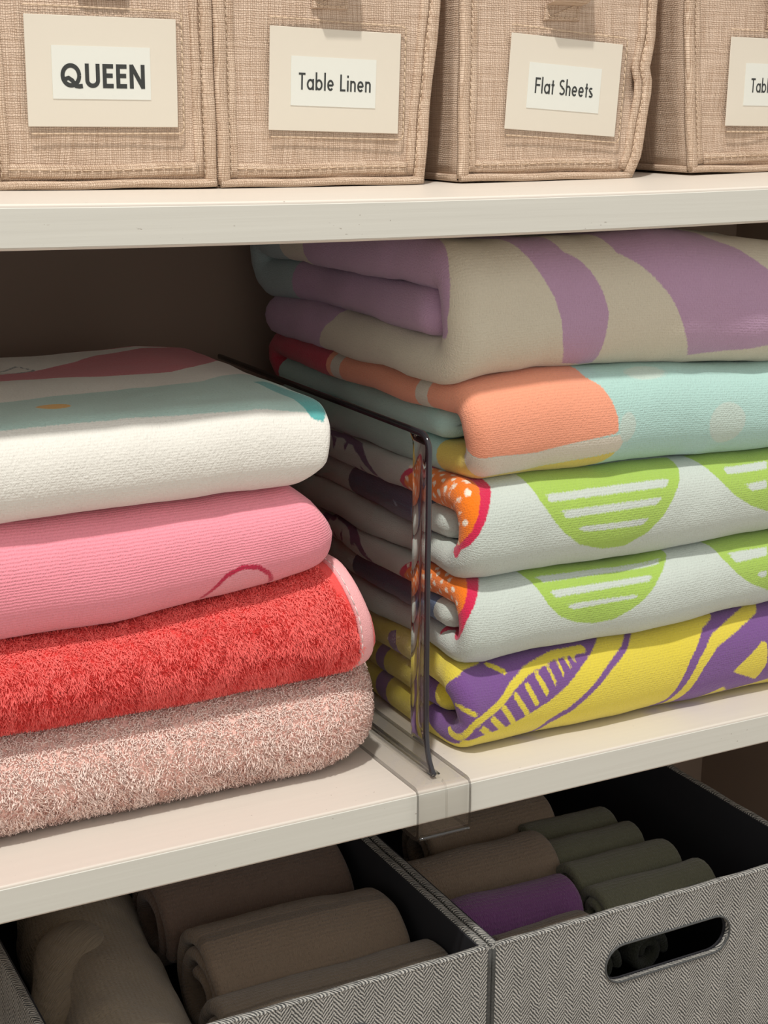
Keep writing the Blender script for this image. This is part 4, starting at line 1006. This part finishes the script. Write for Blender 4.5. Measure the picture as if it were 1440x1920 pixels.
fabric_bin('beige fabric bin with the bold QUEEN label', [(0, -177), (150, -179)], [(0, -62.0), (150, -64.5)], 106, (-119.6, 358.0), 0.3,
           (-120.3, 357.6), 'QUEEN', 41.8, 11.2, 0.185, 0.13, (-119.8, 356.2), (-118, 391.5, 24), seed=1, loop=3.5)
fabric_bin('beige fabric bin labelled Table Linen', [(0, -60.0), (150, -62.5)], [(0, 58.0), (40, 61.0), (95, 67), (150, 68)], 106, (4.8, 355.4), 1.6,
           (3.6, 354.7), 'Table Linen', 41.5, 8.4, 0.125, 0.115, (4.2, 354.6), (1.5, 390.6, 20), seed=2, loop=14)
fabric_bin('beige fabric bin labelled Flat Sheets, its right edge kinked', [(0, 81.0), (150, 80.5)], [(0, 196.5), (14, 203), (32, 206), (48, 208.5), (55, 208.5), (62, 206.0), (80, 209.5), (150, 211)], 106, (147.5, 354.5), 3.6,
           (147.3, 353.4), 'Flat Sheets', 38.9, 8.4, 0.125, 0.115, (147.0, 353.6), (144.0, 389.2, 23), seed=3, loop=14, dent=True)
fabric_bin('beige fabric bin at the right edge, label starting with Table', [(0, 240.5), (60, 234), (150, 228.0)], [(0, 372.0), (150, 376)], 106, (302.0, 358.0), 0.6,
           (301.3, 356.7), 'Table', 17.5, 8.2, 0.125, 0.115, (290.5, 356.2), (303.0, 389.0, 23), seed=4, loop=6)

# ------------------------------------------------------------------ grey herringbone bins under the lower shelf
M_HERR = herringbone_mat('grey_herringbone')
M_BLACK = plain('black_lining', (48, 48, 52), .9, .2)
M_PIPE = woven_plain('dark_grey_piping', (74, 74, 72), 900, .9)
M_HRIM = plain('charcoal_handle_edge', (70, 72, 72), .6)

def curve_panel(name, outer, hole, thick, mat, parent):
    """flat panel in local xz with an optional hole, extruded along y"""
    cu = bpy.data.curves.new(name, 'CURVE'); cu.dimensions = '2D'; cu.fill_mode = 'BOTH'; cu.extrude = thick / 2
    for pts in (outer, hole):
        if not pts: continue
        sp = cu.splines.new('POLY'); sp.points.add(len(pts) - 1); sp.use_cyclic_u = True
        for p, (x, z) in zip(sp.points, pts): p.co = (x, z, 0, 1)
    tmp = bpy.data.objects.new(name + '_tmp', cu); COL.objects.link(tmp)
    dg = bpy.context.evaluated_depsgraph_get(); dg.update()
    me = bpy.data.meshes.new_from_object(tmp.evaluated_get(dg))
    COL.objects.unlink(tmp); bpy.data.objects.remove(tmp); bpy.data.curves.remove(cu)
    me.transform(Matrix.Rotation(math.pi / 2, 4, 'X')); me.name = name
    me.materials.clear(); me.materials.append(mat)
    while me.uv_layers: me.uv_layers.remove(me.uv_layers[0])
    return link(bpy.data.objects.new(name, me), parent)

def stadium(cx, cz, w, h, n=12):
    r = h / 2; P = []
    for a in np.linspace(-90, 90, n): P.append((cx + w / 2 - r + r * math.cos(math.radians(a)), cz + r * math.sin(math.radians(a))))
    for a in np.linspace(90, 270, n): P.append((cx - w / 2 + r + r * math.cos(math.radians(a)), cz + r * math.sin(math.radians(a))))
    return P

GZ0, GZ1 = fl_Z, -0.103
def herringbone_bin(label, x0, x1, y0, y1):
    root = empty('herringbone_bin', (x0, y0, GZ0)); tag(root, label, 'storage bin', 'grey herringbone bins under the lower shelf')
    w, d, h = x1 - x0, y1 - y0, GZ1 - GZ0; t = 0.0045
    hc = ((.1275 if True else w / 2), h - .0355)
    hole = stadium(w * .515, hc[1], .092, .0245)
    o = curve_panel('front_panel', [(0, 0), (w, 0), (w, h - .0008), (0, h - .0008)], hole, t - .0012, M_HERR, root); o.location = (0, t / 2 - .0004, 0); uv_planar(o)
    o = curve_panel('front_lining', [(t, t), (w - t, t), (w - t, h - .001), (t, h - .001)], stadium(w * .515, hc[1], .090, .0235), .0012, M_BLACK, root); o.location = (0, t, 0)
    P = np.array([(x, -0.0002, z) for x, z in hole + hole[:1]])
    V, Fs = tube_arrays(P, 0.0006, 0.0006, nseg=8, up=(0, -1, 0), caps=False); mesh_obj('handle_edge', V, Fs, M_HRIM, root)
    P = P.copy(); P[:, 1] = 0.0042
    for nm, xa in (('side_panel', 0.0), ('side_panel', w - t)):
        uv_planar(box(nm, xa, xa + t, t * .8, d, 0, h - .0008, M_HERR, root))
    for xa in (t, w - t - .001):
        box('side_lining', xa, xa + .001, t + .001, d - t, t, h - .001, M_BLACK, root)
    uv_planar(box('back_panel', t, w - t, d - t, d, 0, h - .0008, M_HERR, root))
    box('back_lining', t + .001, w - t - .001, d - t - .001, d - t, t, h - .001, M_BLACK, root)
    box('base_panel', t, w - t, t, d - t, .0005, .004, M_BLACK, root)
    # piped rim
    q = .0022
    for a, b in (((q, q), (w - q, q)), ((q, q), (q, d - q)), ((w - q, q), (w - q, d - q)), ((q, d - q), (w - q, d - q))):
        P = np.array([(a[0] + (b[0] - a[0]) * k, a[1] + (b[1] - a[1]) * k, h - .0012 + .0003 * math.sin(k * 40)) for k in np.linspace(0, 1, 40)])
        V, Fs = tube_arrays(P, 0.0023, 0.0015, nseg=10); uv_planar(mesh_obj('rim_binding', V, Fs, M_HERR, root))
    for xa in (0.0, w):
        P = np.array([(xa + (.0006 if xa == 0 else -.0006), .0004, z) for z in np.linspace(0.002, h - .002, 30)])
        V, Fs = tube_arrays(P, 0.0013, 0.0013, nseg=8, up=(0, -1, 0)); mesh_obj('corner_piping', V, Fs, M_PIPE, root)
    return root
herringbone_bin('grey herringbone bin full of taupe bath towels, left of the other grey bin', -0.1940, 0.0480, 0.0008, 0.298)
herringbone_bin('grey herringbone bin with oval handle hole, holding rolled washcloths', 0.0495, 0.2890, 0.0008, 0.298)

# ------------------------------------------------------------------ towels inside the grey bins
def roll_path(r, t, turns=2.2, flat=1.0, a0=200):
    P = []
    n = int(turns * 22)
    for i in range(n + 1):
        a = math.radians(a0 - i / n * turns * 360); rr = (r - t / 2) - (t * 1.02) * (i / n * turns)
        if rr < t * .4: break
        P.append((rr * math.cos(a), flat * rr * math.sin(a)))
    return P

def roll(name, label, cat, grp, x0, x1, yc, zc, r, t, col, seed, flat=1.0, rz=0.0, turns=2.0, lump=2.2, rib=.0024, bands=()):
    P = [(y, z + 200) for y, z in roll_path(r, t, turns, flat)]
    pr = [lambda U, S: np.minimum.reduce([np.abs(S - b) - 2.6 for b in bands])] if bands else []
    mat = terry('%s_%d_terry' % (name, seed), col, [tuple(c * .86 for c in col)] if bands else [], rib=rib, ribamp=.35, depth=.0010, grain=.0014)
    o = towel(name, P, t, x0, x1, [(-400, -200.0), (400, -200.0)], [(-400, 200.0), (400, 200.0)], mat, 400.0, seed=seed, lump=lump, ljit=2.5, xfine=4, sfine=2, scoarse=2.5 if bands else 4, prints=pr)
    cxm = (x0 + x1) / 2
    me = o.data; me.transform(Matrix.Translation((-cxm * MM, 0, 0)))
    o.location = (cxm * MM, yc * MM, zc * MM); o.rotation_euler = (0, 0, rz)
    tag(o, label, cat, grp)
    return o

OL = (100, 100, 80); TA = (134, 116, 98)
WG = 'rolled washcloths in the right grey bin'
for k, (x0, x1, yc, nm) in enumerate(((162, 232, 146, 'rearmost of the row of olive rolls'), (158, 234, 117, 'second from the rear of the row of olive rolls'),
                                  (158, 240, 86, 'third from the rear of the row of olive rolls'), (154, 242, 54, 'nearest to the herringbone front'))):
    roll('rolled_washcloth', 'olive grey rolled washcloth, ' + nm, 'washcloth', WG, x0, x1, yc, -137, 18.5, 6.5, OL, 30 + k, flat=.95)
roll('rolled_washcloth', 'purple rolled washcloth in the right grey bin', 'washcloth', WG, 62, 148, 70, -136, 22, 7, (112, 66, 116), 40)
roll('rolled_washcloth', 'large taupe rolled towel behind the purple washcloth', 'washcloth', WG, 62, 164, 122, -141, 29, 8, TA, 41)
roll('rolled_washcloth', 'small taupe rolled cloth in front of the purple washcloth', 'washcloth', WG, 72, 140, 35, -141, 21, 7, (108, 94, 80), 42)
roll('rolled_washcloth', 'taupe rolled towel at the back, right grey bin', 'washcloth', WG, 96, 196, 172, -139, 27, 8, TA, 43)
for k, (xc, nm) in enumerate(((128, 'leftmost'), (166, 'middle one'), (204, 'rightmost'))):
    o = roll('rolled_washcloth', 'olive washcloth, shade darkened into its colour, seen through the oval handle hole, %s of three' % nm, 'washcloth', WG, -55, 55, 0, 0, 18.5, 7, (84, 86, 72), 50 + k, lump=2)  # colour lowered so the shade inside the hole sits in the cloth
    o.location = (xc * MM, 0.112, -0.180); o.rotation_euler = (0, 0, math.radians(90))
BG = 'bath towels in the left grey bin'
roll('rolled_towel', 'taupe rolled bath towel with a spiral end, centre of the left grey bin', 'towel', BG, -88, 34, 97, -147, 40, 9, TA, 60, flat=.95, turns=2.4, lump=3.0, bands=(60, 84))
roll('rolled_towel', 'taupe banded towel lying along the front of the left grey bin', 'towel', BG, -98, 42, 43, -150, 33, 9, (126, 112, 96), 61, flat=.9, turns=2.0, lump=2.6, bands=(30, 40, 62, 72))
roll('rolled_towel', 'brown towel at the back of the left grey bin', 'towel', BG, -92, 34, 170, -139, 36, 9, (116, 96, 84), 62, flat=.95, lump=3.0)
roll('rolled_towel', 'bulky beige towel twisted into the left end of the left grey bin', 'towel', BG, -105, 98, 110, -152, 42, 10, (140, 126, 106), 63, flat=1.05, rz=0, lump=6.5)
bt = bpy.data.objects['rolled_towel.003']; bt.location = (-0.1375, 0.115, -0.153); bt.rotation_euler = (0, 0, math.radians(84))

# ------------------------------------------------------------------ pile of the plush towels
M_PINKPILE = fibre_mat('pale_pink_loops', (253, 214, 200), (255, 232, 222), .10)
M_CORALPILE = fibre_mat('coral_fibres', (250, 100, 96), (252, 122, 116), .12)
front_sel = lambda c, n: (c[:, 0] > -0.235) & (c[:, 1] < 0.11) & (n[:, 1] < 0.75) & ((n[:, 1] < -0.05) | (n[:, 0] > .2) | (n[:, 2] > .3))
pile(TER, M_PINKPILE, 60000, 0.0031, 0.00095, 101, sel=front_sel, curl=1.05, nseg=3, droop=.2, sides=3)
pile(COR, M_CORALPILE, 190000, 0.0027, 0.00052, 102, curl=0.8, nseg=2, droop=.3, sides=2,
     sel=lambda c, n: front_sel(c, n) & (c[:, 0] < -0.0160 + np.interp((c[:, 2] - .056) / .056, *zip(*COR_SHEAR)) * MM))

# a rumpled fold lying across the beige towel in the left grey bin
def rumple(tw, pts, ra, rb):
    P = np.array(pts, float); k = np.linspace(0, len(P) - 1, 40)
    Q = np.stack([np.interp(k, np.arange(len(P)), P[:, i]) for i in range(3)], 1)
    for _ in range(6): Q[1:-1] = (Q[:-2] + 2 * Q[1:-1] + Q[2:]) / 4
    prof = np.sqrt(np.clip(np.sin(np.linspace(0.03, math.pi - 0.03, 40)), 0, 1)) * (1 + .12 * np.sin(k * 3.1))
    V, Fs = tube_arrays(Q * MM, ra * prof * MM, rb * prof * MM, nseg=16)
    inv = tw.matrix_basis.inverted()
    V = np.array([inv @ Vector(v) for v in V])
    o = mesh_obj('rumpled_fold', V, Fs, tw.data.materials[0], tw)
    return uv_planar(o)
rumple(bt, [(-176, 62, -138), (-170, 94, -128), (-157, 122, -123), (-140, 142, -121), (-124, 150, -124), (-112, 140, -132)], 19, 11)
